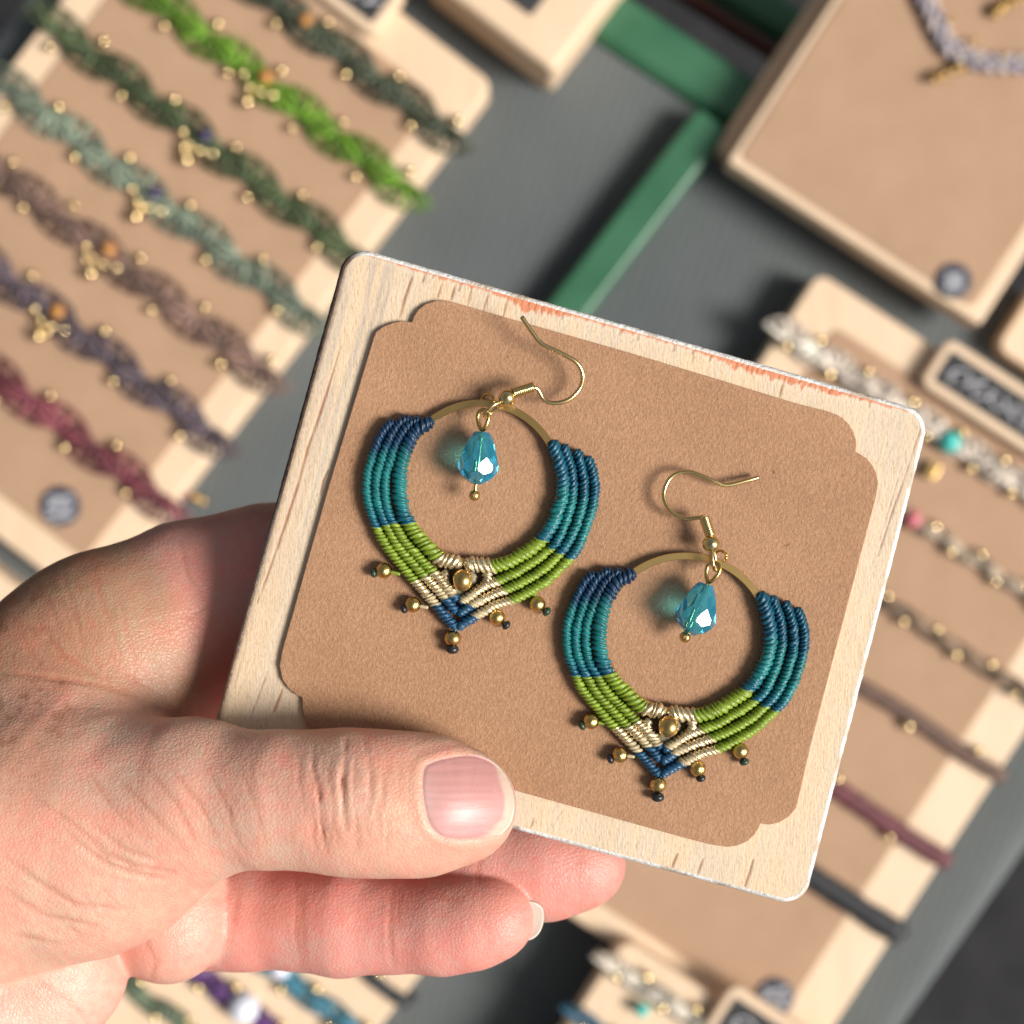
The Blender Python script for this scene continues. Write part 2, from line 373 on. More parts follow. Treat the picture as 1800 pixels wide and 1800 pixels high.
def sticker(a, px, py, h, r, label, white=.5, seed=2):
    c = T(px, py, h); t = thing('round_sticker', c, label, 'sticker', 'round stickers on the boards')
    V, F = lathe([(0.01, 0.9), (r*.9, .9), (r, .6), (r, 0)], c, (0, 0, 1), 28); mk('sticker_disc', V, [f[::-1] for f in F], BUTTON, t, smooth=False)
    th = np.linspace(0, 1, 90); ln = (th*3).astype(int); fx = (th*3) % 1
    V, F = tube([c+r*white*np.array([-.8+1.6*f+.12*math.sin(f*34+seed), .5-.5*l+.17*math.sin(f*27+l*2), 1.2/(r*white)]) for l, f in zip(ln, fx)], .24, .5, 6); mk('sticker_lettering', V, F, CHALKW, t)
sticker(AL, 106, 890, HB+.75, 8.0, 'round navy sticker with white script under the burgundy bracelet', .8)
sticker(AR, 1676, 494, 27.75, 7.0, 'round navy sticker on the kraft necklace display', .6, 3)
sticker(AR, 1362, 1752, HB+.75, 7.6, 'round navy sticker with white script below the black bracelet', .8, 5)
# green painted bars
def bar(a, u0, u1, v0, v1, h0, h1, bev, mt, label, name='green_wooden_bar'):
    V, F = slab(rect(u0, u1, v0, v1, a, h1, 3+bev*4.6), h0, h1, bev, 6); return tag(mk(name, V, F, mt, smooth=False), label, 'wooden bar')
bar(AR, 740, 1232, -612, -512, -20, 5, 6, GREENP, 'thick rounded green bar along the table edge beside the necklace display')
bar(AL, 1086, 1158, -600, 160, .2, 14, 2.5, GREENP, 'straight green painted bar lying on the grey cloth above the held card')
bar(AR, 900, 1260, -760, -690, -60, -40, 6, GREENP, 'dark green bar deep in the gap behind the table')
bar(AR, 900, 1260, -676, -660, -50, -40, 2, REDWOOD, 'thin dark red bar in the gap between the green bars', 'red_wooden_bar')

# ------------------------------------------------------------------ background bracelets
def const(c):
    c = np.array(c)
    return lambda s: np.broadcast_to(c, s.shape+(3,)).copy()
def bracelet(a, u0, u1, v, h, colr, label, amp=9, per=128, width=26, beads=True, cluster=None, stone=None, vs=0.0, seed=0, end=True, thin=False, phase=0.0, cat='bracelet'):
    rg = np.random.default_rng(seed); pts = []
    t = thing('bracelet', tuv((u0+u1)/2, v, h, a), label, cat, 'macrame bracelets in rows')
    n = max(8, int((u1-u0)/8)); px0 = rg.random()*6 if phase == 0 else phase
    for u in np.linspace(u0, u1, n):
        pts.append(tuv(u, v+vs*(u-u0)+amp*math.sin(2*math.pi*u/per+px0), h+1.6, a))
    if end:
        for sgn, k in ((-1, 0), (1, -1)):
            q0 = pts[k]; e = (tuv(u1, v, h, a)-tuv(u0, v, h, a)); e /= np.linalg.norm(e)
            ex = [q0+sgn*e*2.6+np.array([0, 0, -1.6]), q0+sgn*e*3.4+np.array([0, 0, -8.0]), q0+sgn*e*3.2+np.array([0, 0, -13.])]
            pts = pts+ex if sgn > 0 else ex[::-1]+pts
    k = .231
    if thin:
        V, F, c = cord(pts, width*k*.5, 1.6, 1.6, .4, .35, const(colr), seed, 12, 5); mk('woven_band', V, F, YARN, t, col=c)
    else:
        V, F, c = cord(pts, width*k*.22, 1.0, 2.6, 1.0, .42, const(np.array(colr)*.9), seed, 14, 5, .7); mk('woven_band', V, F, YARN, t, col=c)
        lobes = []; lc = []; hl = per*.5; i = 0; u = u0+hl*.4         # shell-shaped fans of knotted cord, left and right by turns
        while u < u1+hl*.05:
            sg = 1 if i % 2 else -1; pv = v-sg*width*.42; tone_ = rg.normal(1, .10)
            for f in np.linspace(-84, 84, 7):
                fr_ = R(f); lr_ = rg.uniform(.94, 1.12); ru_, rv_ = hl*.98*lr_*math.sin(fr_), sg*width*1.28*lr_*math.cos(fr_)
                q = [tuv(u+ru_*e+hl*.10*math.sin(math.pi*e), pv+rv_*e, h+1.2+2.6*math.sin(math.pi*min(1, e*.8+.1)), a) for e in (0.08, .35, .68, 1.0)]
                vv_, ff_ = tube(q, [.5, .85, 1.0, .75], 1.6, 6); lobes.append((vv_, ff_)); lc.append(np.tile(np.array(colr)*tone_*(1.4 if rg.random() < .5 else .66), (len(vv_), 1)))  # random thread tones, contrast raised so the colour carries shadow among the strands
            q = [tuv(u+hl*.98*math.sin(R(f)), pv+sg*width*1.3*math.cos(R(f)), h+1.7, a) for f in np.linspace(-85, 85, 9)]
            vv_, ff_ = tube(q, .7, 1.6, 6); lobes.append((vv_, ff_)); lc.append(np.tile(np.array(colr)*.75*tone_, (len(vv_), 1))); u += hl; i += 1
        V, F = merge(lobes); ob = mk('knotted_fans', V, F, YARN, t, col=np.vstack(lc)); ob['kind'] = 'stuff'
    if beads:
        u = u0+per*.25; sg = 1
        while u < u1-4:
            vb = v+vs*(u-u0)+sg*(width*rg.uniform(.66, .92) if not thin else width*.5)
            ball('bead', BALLBG, tuv(u, vb, h+2.4, a), rg.uniform(1.7, 2.15), t); u += per*.5*rg.uniform(.85, 1.15); sg = -sg
    if cluster is not None:
        u, cv = cluster; d = np.array([math.cos(R(-a)), 0])
        cx, cy = UV(u, v+vs*(u-u0), a)
        for dx, dy in ((-18, 0), (-8, 22), (12, 32), (34, 38), (-12, 48)):
            ball('bead', BALLBG, T(cx+dx, cy+dy, h+3), 2.0 if dy < 45 else 2.7, t)
        ball('stone', cv, T(cx+22, cy+6, h+4), 3.0, t)
    if stone is not None:
        for (px, py, r, me) in stone: ball('stone', me, T(px, py, h+3.5), r, t)
    return t
dg, bgr, ol, sg_, br, pu, bu = (.058, .072, .046), (.115, .235, .02), (.072, .10, .045), (.19, .235, .175), (.20, .125, .10), (.115, .088, .105), (.20, .055, .07)
K = dict(amp=3, per=142, width=37)
L0, L1 = 84, 778
bracelet(AL, L0, L1, -292, HB+.7, dg, 'dark grey-green macrame bracelet nearest the small chalkboard', seed=1, stone=[(537, 36, 2.6, AMB)], phase=1.2, **K)
bracelet(AL, L0, L1, -168, HB+.7, bgr, 'bright green macrame bracelet with a gold bead cluster', seed=2, cluster=(432, AMB), phase=2.0, **K)
bracelet(AL, L0, L1, -22, HB+.7, ol, 'dark olive green macrame bracelet between the bright green and sage ones', seed=3, cluster=(410, VIO), phase=2.6, **K)
bracelet(AL, L0, L1, 112, HB+.7, sg_, 'pale sage green macrame bracelet with a dark violet stone', seed=4, cluster=(400, VIO), phase=3.4, **K)
bracelet(AL, L0, L1, 240, HB+.7, br, 'mauve brown macrame bracelet below the sage green one', seed=5, cluster=(398, AMB), phase=4.2, **K)
bracelet(AL, L0, L1, 382, HB+.7, pu, 'grey purple macrame bracelet above the burgundy one', seed=6, cluster=(392, AMB), phase=5.0, **K)
t = bracelet(AL, L0, L1, 528, HB+.7, bu, 'burgundy macrame bracelet above the round sticker, its loose end on the cloth', seed=7, phase=5.6, **K)
e0 = [tuv(L1+12, 500, 10, AL), T(318, 862, 4), T(334, 872, 2.5), T(352, 882, 2.5)]
V, F = tube(e0, 1.0, .8, 8); mk('loose_cord', V, F, mat('burgundy_cord', bu, .6), t); ball('bead', BALL, T(345, 875, 3), 1.7, t); ball('bead', BALL, T(357, 881, 3), 1.5, t)
bracelet(AL, 430, 1629, 1058, HB-2.9, (.06, .20, .27), 'sky blue macrame bracelet with a white stone below the little finger', seed=11, stone=[(492, 1702, 4.2, PRL)], width=24, amp=5, per=110)
bracelet(AL, 430, 1629, 1146, HB-2.9, (.12, .05, .18), 'purple macrame bracelet with a round white moonstone', seed=12, stone=[(428, 1772, 6.2, PRL)], width=24, amp=5, per=110)
bracelet(AL, 430, 1629, 1236, HB-2.9, (.13, .17, .11), 'muted green macrame bracelet at the bottom beside the purple one', seed=13, width=22, amp=5, per=110)
bracelet(AL, 1200, 1629, 966, HB-2.9, (.03, .035, .04), 'thin black bracelet under the little finger', seed=14, width=26, amp=2, thin=True)
q0, q1 = 1466, 2212
bracelet(AR, q0, q1, -262, HB+.7, (.66, .58, .50), 'wide cream macrame bracelet with a turquoise stone and gold charm', seed=21, width=27, amp=4, per=96, stone=[(1668, 776, 4.4, TUR)])
t = bracelet(AR, q0, q1, -108, HB+.7, (.40, .32, .24), 'beige macrame bracelet with a pink stone beside the card', seed=22, width=16, amp=4, per=84, stone=[(1604, 912, 3.6, PNK)])
bracelet(AR, q0, q1, 40, HB+.7, (.22, .15, .10), 'light brown bracelet with small gold beads right of the card', seed=23, width=14, amp=3, per=110)
bracelet(AR, q0, q1, 186, HB+.7, (.13, .075, .055), 'dark brown thin bracelet above the burgundy braid', seed=24, width=30, amp=2, thin=True, per=240)
bracelet(AR, q0, q1, 364, HB+.7, (.13, .035, .045), 'thin burgundy braided bracelet above the black one', seed=25, width=36, amp=1, thin=True, per=300)
bracelet(AR, q0, q1, 516, HB+.7, (.015, .016, .02), 'plain black braided bracelet at the lower corner of the card', seed=26, width=44, amp=0, thin=True, beads=False)
V, F = slab(round_poly([T(x, y, 22)[:2] for x, y in ((1640, 808), (1656, 818), (1640, 846), (1624, 836))], 1.2), 20, 22, .4, 2)
tag(mk('gold_charm', V, F, BRASS_B, smooth=False), 'flat gold charm hanging below the turquoise stone', 'charm')
bracelet(AR, 1818, 2420, 838, HB+12.2, (.55, .50, .42), 'cream twisted bracelet on the bottom board corner', seed=31, width=19, amp=5, per=100, stone=[(1128, 1775, 2.8, TUR)])
bracelet(AR, 1818, 2420, 945, HB+12.2, (.04, .12, .19), 'dark blue bracelet at the very bottom picture edge', seed=32, width=16, amp=3, per=100)
t = thing('necklace', T(1700, 80, 27.8), 'lavender cord necklace with gold beads on the kraft display', 'necklace')
nk, _ = smooth_path([T(x, y, 30) for x, y in ((1600, -60), (1628, 0), (1650, 48), (1672, 84), (1715, 106), (1770, 112), (1850, 112))], .8)
_, nb_, nu_ = frames(nk)
for j in range(3):                       # three strands plaited together
    ph_ = np.arange(len(nk))*.8*2*math.pi/16+j*2.094
    V, F, c = cord(nk+nb_*(2.6*np.sin(ph_))[:, None]+nu_*(1.3*np.sin(2*ph_))[:, None], 1.5, 1.4, 1.6, .5, .35, const(((.42, .38, .40), (.30, .27, .32), (.48, .42, .40))[j]), 41+j, 10, 5)
    mk('woven_cord', V, F, YARN, t, col=c)
for x, y, r in ((1668, 34, 1.6), (1762, 98, 1.6), (1688, 118, 2.0), (1676, 122, 1.8), (1656, 132, 2.2), (1642, 138, 1.8), (1712, 70, 1.3)): ball('bead', BALL, T(x, y, 31), r, t)
t = thing('gold_pendant', T(1762, 16, 27.8), 'gold ornament at the upper picture corner on the kraft display', 'pendant')
for x, y, r in ((1756, 14, 2.6), (1772, 6, 2.2), (1788, -2, 2.0), (1748, 24, 1.8)): ball('bead', BALL, T(x, y, 30), r, t)

# ------------------------------------------------------------------ held wooden board
BQ = [(609, 428), (1638.7, 725), (1414, 1598), (364.2, 1313.5)]
BF = -1.0                                # board face, mm from the card's face
TH = 12.0
Bc = [P(x, y, BF) for x, y in BQ]
def bq(u, v): return (Bc[0]*(1-u)+Bc[1]*u)*(1-v)+(Bc[3]*(1-u)+Bc[2]*u)*v
Wb = np.linalg.norm(Bc[1]-Bc[0]); Hb = np.linalg.norm(Bc[3]-Bc[0]); RC = 4.2; CH = .85
bt = thing('wooden_card_board', P(1000, 1010, BF-TH), 'small pale wooden board with chipped white edges held in the hand', 'wooden board')
def inv_round(x, y, r, wx, hy):          # clamp into a rounded rectangle
    qx, qy = np.clip(x, 0, wx), np.clip(y, 0, hy)
    cx, cy = np.clip(qx, r, wx-r), np.clip(qy, r, hy-r); dx, dy = qx-cx, qy-cy; d = np.hypot(dx, dy)
    f = np.where(d > r, r/np.maximum(d, 1e-9), 1.0); return cx+dx*f, cy+dy*f
gx = np.linspace(CH, Wb-CH, 520); gy = np.linspace(CH, Hb-CH, 440); X, Y = np.meshgrid(gx, gy)
X2, Y2 = inv_round(X-CH, Y-CH, RC-CH*.5, Wb-2*CH, Hb-2*CH); X2 += CH; Y2 += CH
U, W_ = X2/Wb, Y2/Hb
pos = (Bc[0][None, None]*(1-U[..., None])+Bc[1]*U[..., None])*(1-W_[..., None])+(Bc[3]*(1-U[..., None])+Bc[2]*U[..., None])*W_[..., None]
k_ = FIELD/1800*(DIST-BF)/DIST; PX = pos[..., 0]/k_+900; PY = 900-pos[..., 1]/k_
base = np.array([.66, .53, .378])
g1 = vnoise(X2*1.1+3, Y2*.05, 5); g2 = vnoise(X2*4, Y2*.12+7, 6); g3 = vnoise(X2*.28, Y2*.02+2, 8); g4 = vnoise(X2*9, Y2*.5, 12)
tone = 1+.05*(g1-.5)+.05*(g2-.5)+.10*(g3-.5)+.05*(g4-.5)
col = base*tone[..., None]; col *= (1+np.array([.03, -.01, -.06])*((g1-.5)*2)[..., None])
grow = np.clip((g3-.62)*4, 0, 1)[..., None]; col = col*(1-.5*grow)+np.array([.68, .50, .32])*.5*grow
dz = .012*(g2-.5)+.012*(g4-.5)
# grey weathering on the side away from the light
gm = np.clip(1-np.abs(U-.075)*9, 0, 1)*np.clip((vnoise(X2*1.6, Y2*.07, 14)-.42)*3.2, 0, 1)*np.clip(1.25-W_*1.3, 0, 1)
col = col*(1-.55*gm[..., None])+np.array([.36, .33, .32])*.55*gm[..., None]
cracks = [([(724, 487), (712, 522), (701, 562)], 1.0), ([(749, 478), (741, 500)], 1), ([(779, 492), (768, 524)], .8), ([(801, 498), (792, 528)], 1),
          ([(829, 504), (822, 536)], .7), ([(858, 516), (849, 548)], .7), ([(893, 520), (884, 556)], .8), ([(763, 478), (759, 490)], .7), ([(811, 490), (806, 512)], .8),
          ([(599, 608), (581, 668), (560, 734), (540, 790), (524, 851), (500, 925), (475, 997), (452, 1060)], 1.0), ([(577, 826), (568, 846), (563, 872)], .9),
          ([(470, 1180), (455, 1222), (440, 1262)], .6), ([(497, 1210), (482, 1252)], .8), ([(490, 1222), (478, 1256)], .5), ([(440, 1100), (410, 1215)], .4),
          ([(1621, 744), (1603, 800), (1588, 846), (1572, 889), (1543, 978)], .7), ([(1590, 930), (1560, 1030), (1553, 1060)], .5), ([(1585, 820), (1545, 955)], .35),
          ([(1236, 1508), (1226, 1537)], .9), ([(1324, 1510), (1317, 1535), (1309, 1560)], 1.0), ([(1191, 1500), (1178, 1530)], .9), ([(939, 1436), (933, 1454)], .8), ([(1120, 1480), (1116, 1500)], .4), ([(980, 1438), (992, 1420)], .4),
          ([(1380, 658), (1370, 698)], .9), ([(1220, 612), (1216, 640)], .5)]
rr_ = np.random.default_rng(4)
for x0 in np.concatenate([np.linspace(905, 990, 8), np.linspace(1295, 1350, 7), np.linspace(1370, 1530, 10), np.linspace(1060, 1250, 7)]):
    y0 = 449+.2882*(x0-681)+8; L_ = rr_.uniform(5, 15); cracks.append(([(x0, y0), (x0-L_*.22, y0+L_)], rr_.uniform(.5, 1.1)))
for pl, w0 in cracks:
    d, tt = seg_dist(PX, PY, [(a+0.0, b) for a, b in pl]); d = d+(vnoise(PX*.12, PY*.05, 21)-.5)*1.6
    wd = 1.75*w0*(.35+np.sin(np.clip(tt, 0, 1)*math.pi)**.6); k = np.exp(-(d/wd)**2)*min(1, w0+.15)
    col = col*(1-.82*k[..., None])+np.array([.26, .085, .035])*.82*k[..., None]; dz = dz-.10*k
topd = Y2-CH                               # orange stain under the upper edge
fr = np.clip(np.interp(PX, [640, 700, 760, 880, 920, 985, 1010, 1060, 1200, 1295, 1345, 1400, 1500, 1600], [.1, .25, .35, .45, 1.25, .9, .35, .4, .3, 1.0, .9, .9, .5, .2]), 0, 2)
fr = 1.5*fr*(.30+1.1*vnoise(X2*2.2, Y2*.15, 31)**1.5+.5*vnoise(X2*6, Y2*.2, 32))
om = np.clip((fr*.9-topd)*2.6+.2, 0, 1); col = col*(1-.8*om[..., None])+np.array([.62, .17, .06])*.8*om[..., None]
lm = np.clip(1-(topd-fr*.9)*1.1, 0, 1)*(1-om)*.35; col = col*(1-lm[..., None])+np.array([.72, .62, .5])*lm[..., None]
ed = np.clip(1-(X2-CH)/.75+.35*(vnoise(Y2*2.2, X2*.9, 41)-.5), 0, 1)*np.clip(1.15-W_*.8, 0, 1)  # left margin: dark stain plus the shading of the turned-away edge, in the colour
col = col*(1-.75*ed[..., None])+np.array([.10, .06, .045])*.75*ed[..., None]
pos[..., 2] += dz; ny, nx = X.shape
V = pos.reshape(-1, 3); Fg = [f[::-1] for f in grid_faces(ny, nx, False)]
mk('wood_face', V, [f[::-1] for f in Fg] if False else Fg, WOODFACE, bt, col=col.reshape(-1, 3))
# painted rim: rounded edge, side and back
n_c = 14; per = []
for cx, cy, a0 in ((RC, RC, 180), (Wb-RC, RC, 270), (Wb-RC, Hb-RC, 0), (RC, Hb-RC, 90)):
    for a in np.linspace(a0, a0+90, n_c): per.append((cx+RC*math.cos(R(a)), cy+RC*math.sin(R(a))))
per = np.array(per); dense = []
for i in range(len(per)):
    a, b = per[i], per[(i+1) % len(per)]; kx = max(1, int(np.linalg.norm(b-a)/.45))
    for j in range(kx): dense.append(a+(b-a)*j/kx)
per = np.array(dense); npz = len(per); rings = []; cols = []
nn = offset_poly(per, 1.0)-per
def ring(ins, dep, rough=0.0, seed=0):
    q = per+nn*ins; uu, vv2 = q[:, 0]/Wb, q[:, 1]/Hb; out = np.array([bq(a, b) for a, b in zip(uu, vv2)])
    s_ = np.arange(npz)*.45; kz = (vnoise(s_*1.7, s_*0+dep*3, 50+seed)-.5)+.6*(vnoise(s_*.5, s_*0+dep, 60+seed)-.5); out[:, 2] -= dep; out[:, :2] += (nn*np.array([[1, -1]])*0+0)[:, :2]
    return out, kz*rough
for ins, dep, rg_ in ((CH+.25, .12, 0), (CH, 0.02, .0), (CH*.62, .12, .05), (CH*.3, .38, .08), (.06, .8, .12), (0, 1.4, .10), (0, TH*.5, .05), (0, TH-1, 0), (.5, TH, 0), (12, TH, 0)):
    r_, kz = ring(ins, dep); q = r_.copy(); c0 = bq(.5, .5); dirv = q[:, :2]-c0[:2]; dirv /= np.linalg.norm(dirv, axis=1)[:, None]
    _, kz = ring(ins, dep, rg_, int(dep*10)); q[:, :2] += dirv*kz[:, None]; rings.append(q)
V = np.vstack(rings+[np.array([[*bq(.5, .5)[:2], CARD_H+BF-TH]])]); F = grid_faces(len(rings), npz)
lc = (len(rings)-1)*npz
for j in range(npz): F.append((len(rings)*npz, lc+j, lc+(j+1) % npz))
# far left side: dark stain plus its shading painted in; other sides keep white paint
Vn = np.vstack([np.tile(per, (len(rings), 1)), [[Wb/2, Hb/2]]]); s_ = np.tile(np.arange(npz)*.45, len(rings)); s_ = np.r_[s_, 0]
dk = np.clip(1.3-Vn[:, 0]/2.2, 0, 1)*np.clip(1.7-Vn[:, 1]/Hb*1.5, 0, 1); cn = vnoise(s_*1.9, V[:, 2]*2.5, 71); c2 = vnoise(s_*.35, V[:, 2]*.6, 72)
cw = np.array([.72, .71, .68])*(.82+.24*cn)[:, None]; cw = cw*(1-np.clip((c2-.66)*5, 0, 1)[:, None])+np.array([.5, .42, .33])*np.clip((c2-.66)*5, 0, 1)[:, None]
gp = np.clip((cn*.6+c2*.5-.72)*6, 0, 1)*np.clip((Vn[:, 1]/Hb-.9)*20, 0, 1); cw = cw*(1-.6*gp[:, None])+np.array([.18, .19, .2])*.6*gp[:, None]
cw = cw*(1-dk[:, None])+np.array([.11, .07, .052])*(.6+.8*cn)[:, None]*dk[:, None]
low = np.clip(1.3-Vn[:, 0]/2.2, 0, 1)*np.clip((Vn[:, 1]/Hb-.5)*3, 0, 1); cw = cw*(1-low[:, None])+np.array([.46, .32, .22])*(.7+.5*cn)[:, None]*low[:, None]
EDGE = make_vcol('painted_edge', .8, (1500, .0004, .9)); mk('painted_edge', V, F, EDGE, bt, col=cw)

# ------------------------------------------------------------------ kraft card with scalloped corners
card = [(657, 592), (661, 583), (673, 574), (692, 566.5), (708, 564), (724, 566), (727, 556), (735, 544), (748, 534), (767, 528), (782, 528), (800, 532), (900, 561), (1100, 610+8), (1250, 663), (1406, 711), (1455, 723), (1472, 729), (1482, 735), (1492, 745), (1500, 758), (1505, 773), (1506, 785), (1504, 794), (1512, 798), (1524, 806), (1534, 818), (1541, 832), (1544, 849), (1541, 871), (1508, 995), (1428, 1300), (1400, 1420), (1394, 1428), (1386, 1436), (1370, 1446), (1352, 1450), (1337, 1448), (1334, 1456), (1326, 1468), (1314, 1479), (1296, 1487), (1278, 1489), (1250, 1485), (1200, 1472), (910, 1391), (640, 1316), (600, 1308), (572, 1300), (552, 1288), (539, 1271), (532, 1250), (531, 1226), (520, 1221), (506, 1209), (496, 1194), (491, 1170), (496, 1143), (576, 860)]
V, F = slab([P(x, y, 0)[:2] for x, y in card], CARD_H+BF+.12, CARD_H, .14, 2)
tag(mk('kraft_card', V, F, KRAFT, smooth=False), 'brown kraft card with scalloped corners lying on the held wooden board', 'card')

# ------------------------------------------------------------------ the two earrings
NAVY, TEAL, BTEAL, LIME, GOLDT, DEEP = [np.array(c) for c in ((.005, .030, .072), (.010, .155, .160), (.006, .082, .140), (.19, .275, .024), (.46, .38, .23), (.014, .072, .145))]
ROWS = {
 0: (([(762, 737), (745, 747), (729.7, 757.8), (713.9, 786.6), (705, 815.5), (701.6, 844.4), (702.3, 873.3), (708, 902), (715, 916.6), (729, 936.5), (746.5, 955), (761, 971), (775, 983), (791, 987), (814, 991)], (716, 917), (776, 983), None),
     ([(967, 774), (975, 788), (983, 812), (989, 842), (987, 878), (972, 919), (949, 950), (924.4, 969), (898, 985), (869, 995), (835, 993), (814, 991)], (952, 948), (862, 995), None)),
 1: (([(740, 735), (721, 745), (705, 765), (692, 794), (682, 823), (678, 844), (678, 873), (683.5, 902), (694, 921), (711, 951.6), (732, 976), (754, 999.6), (775, 1020), (791, 1040), (806, 1056)], (694, 920), (763, 1007), (800, 1050)),
     ([(989, 780), (995, 795), (1004, 821), (1008, 855), (1004, 889), (991, 927), (976, 957), (960, 971), (942, 985), (907, 1007), (876, 1021), (853, 1030), (832, 1044), (816, 1054), (806, 1060)], (968, 965), (871, 1022), (815, 1055))),
 2: (([(721, 732), (701, 746), (685, 772), (673.5, 801), (665, 830), (662, 851.6), (663, 880.5), (670.5, 906.5), (680, 927), (697, 958.7), (720, 985), (741, 1008.5), (764.5, 1031.6), (782, 1051), (795, 1068), (803, 1079)], (678, 923), (747, 1015), (782, 1053)),
     ([(1012, 789), (1019, 806), (1027, 840), (1027, 874), (1019, 908), (1006, 942), (987, 970), (956, 1001), (924, 1021), (892, 1036), (878, 1041), (862, 1047.6), (832, 1062), (818, 1071), (803, 1081)], (983, 975), (884, 1040), (828, 1065))),
 3: (([(694, 738), (678, 753.4), (663, 779), (653, 808), (647, 830), (645, 851.6), (647, 880.5), (655, 909), (662, 927), (675, 953), (697, 982), (722, 1012), (739.6, 1031.6), (761, 1056.4), (775, 1074), (791, 1093), (803, 1104)], (660, 926), (729, 1024), (764, 1062)),
     ([(1030.5, 801), (1040, 821), (1046, 851.5), (1042, 889), (1030.5, 927), (1013.5, 965), (995, 987.5), (961, 1020), (939, 1034), (912, 1050), (892, 1058), (871, 1064), (848, 1077), (834, 1084), (818, 1094), (803, 1105)], (1000, 983), (898, 1056), (838, 1082))) }
def stop_s(path, pt):
    p = np.array(path, float); L = np.r_[0, np.cumsum(np.linalg.norm(np.diff(p, axis=0), axis=1))]
    q = np.stack([np.interp(np.linspace(0, L[-1], 400), L, p[:, k]) for k in (0, 1)], 1)
    return np.argmin(np.hypot(q[:, 0]-pt[0], q[:, 1]-pt[1]))/399.0
JT = np.random.default_rng(3)
def row_color(path, s1, s2, s3, right):
    a = stop_s(path, s1)+JT.normal(0, .007); b = stop_s(path, s2)+JT.normal(0, .007); c = stop_s(path, s3)+JT.normal(0, .005) if s3 else 9
    def f(s):
        t = s/a; out = np.empty(s.shape+(3,))
        blue = np.empty(s.shape+(3,))
        for k in range(3): blue[..., k] = np.interp(t, [0, .30, .42, .8, 1], [NAVY[k], NAVY[k]*1.1, TEAL[k]*.9, TEAL[k], BTEAL[k]]) if not right else np.interp(t, [0, .38, .55, .8, 1], [BTEAL[k]*.85, BTEAL[k]*.9, TEAL[k]*.95, TEAL[k], BTEAL[k]])
        out[:] = blue; out[s > a] = LIME; out[s > b] = GOLDT; out[s > c] = DEEP; return out
    sh = lambda s: ((s > b) & (s < b+(min(c, 1.15)-b)*.62)).astype(float)*.9
    return f, sh
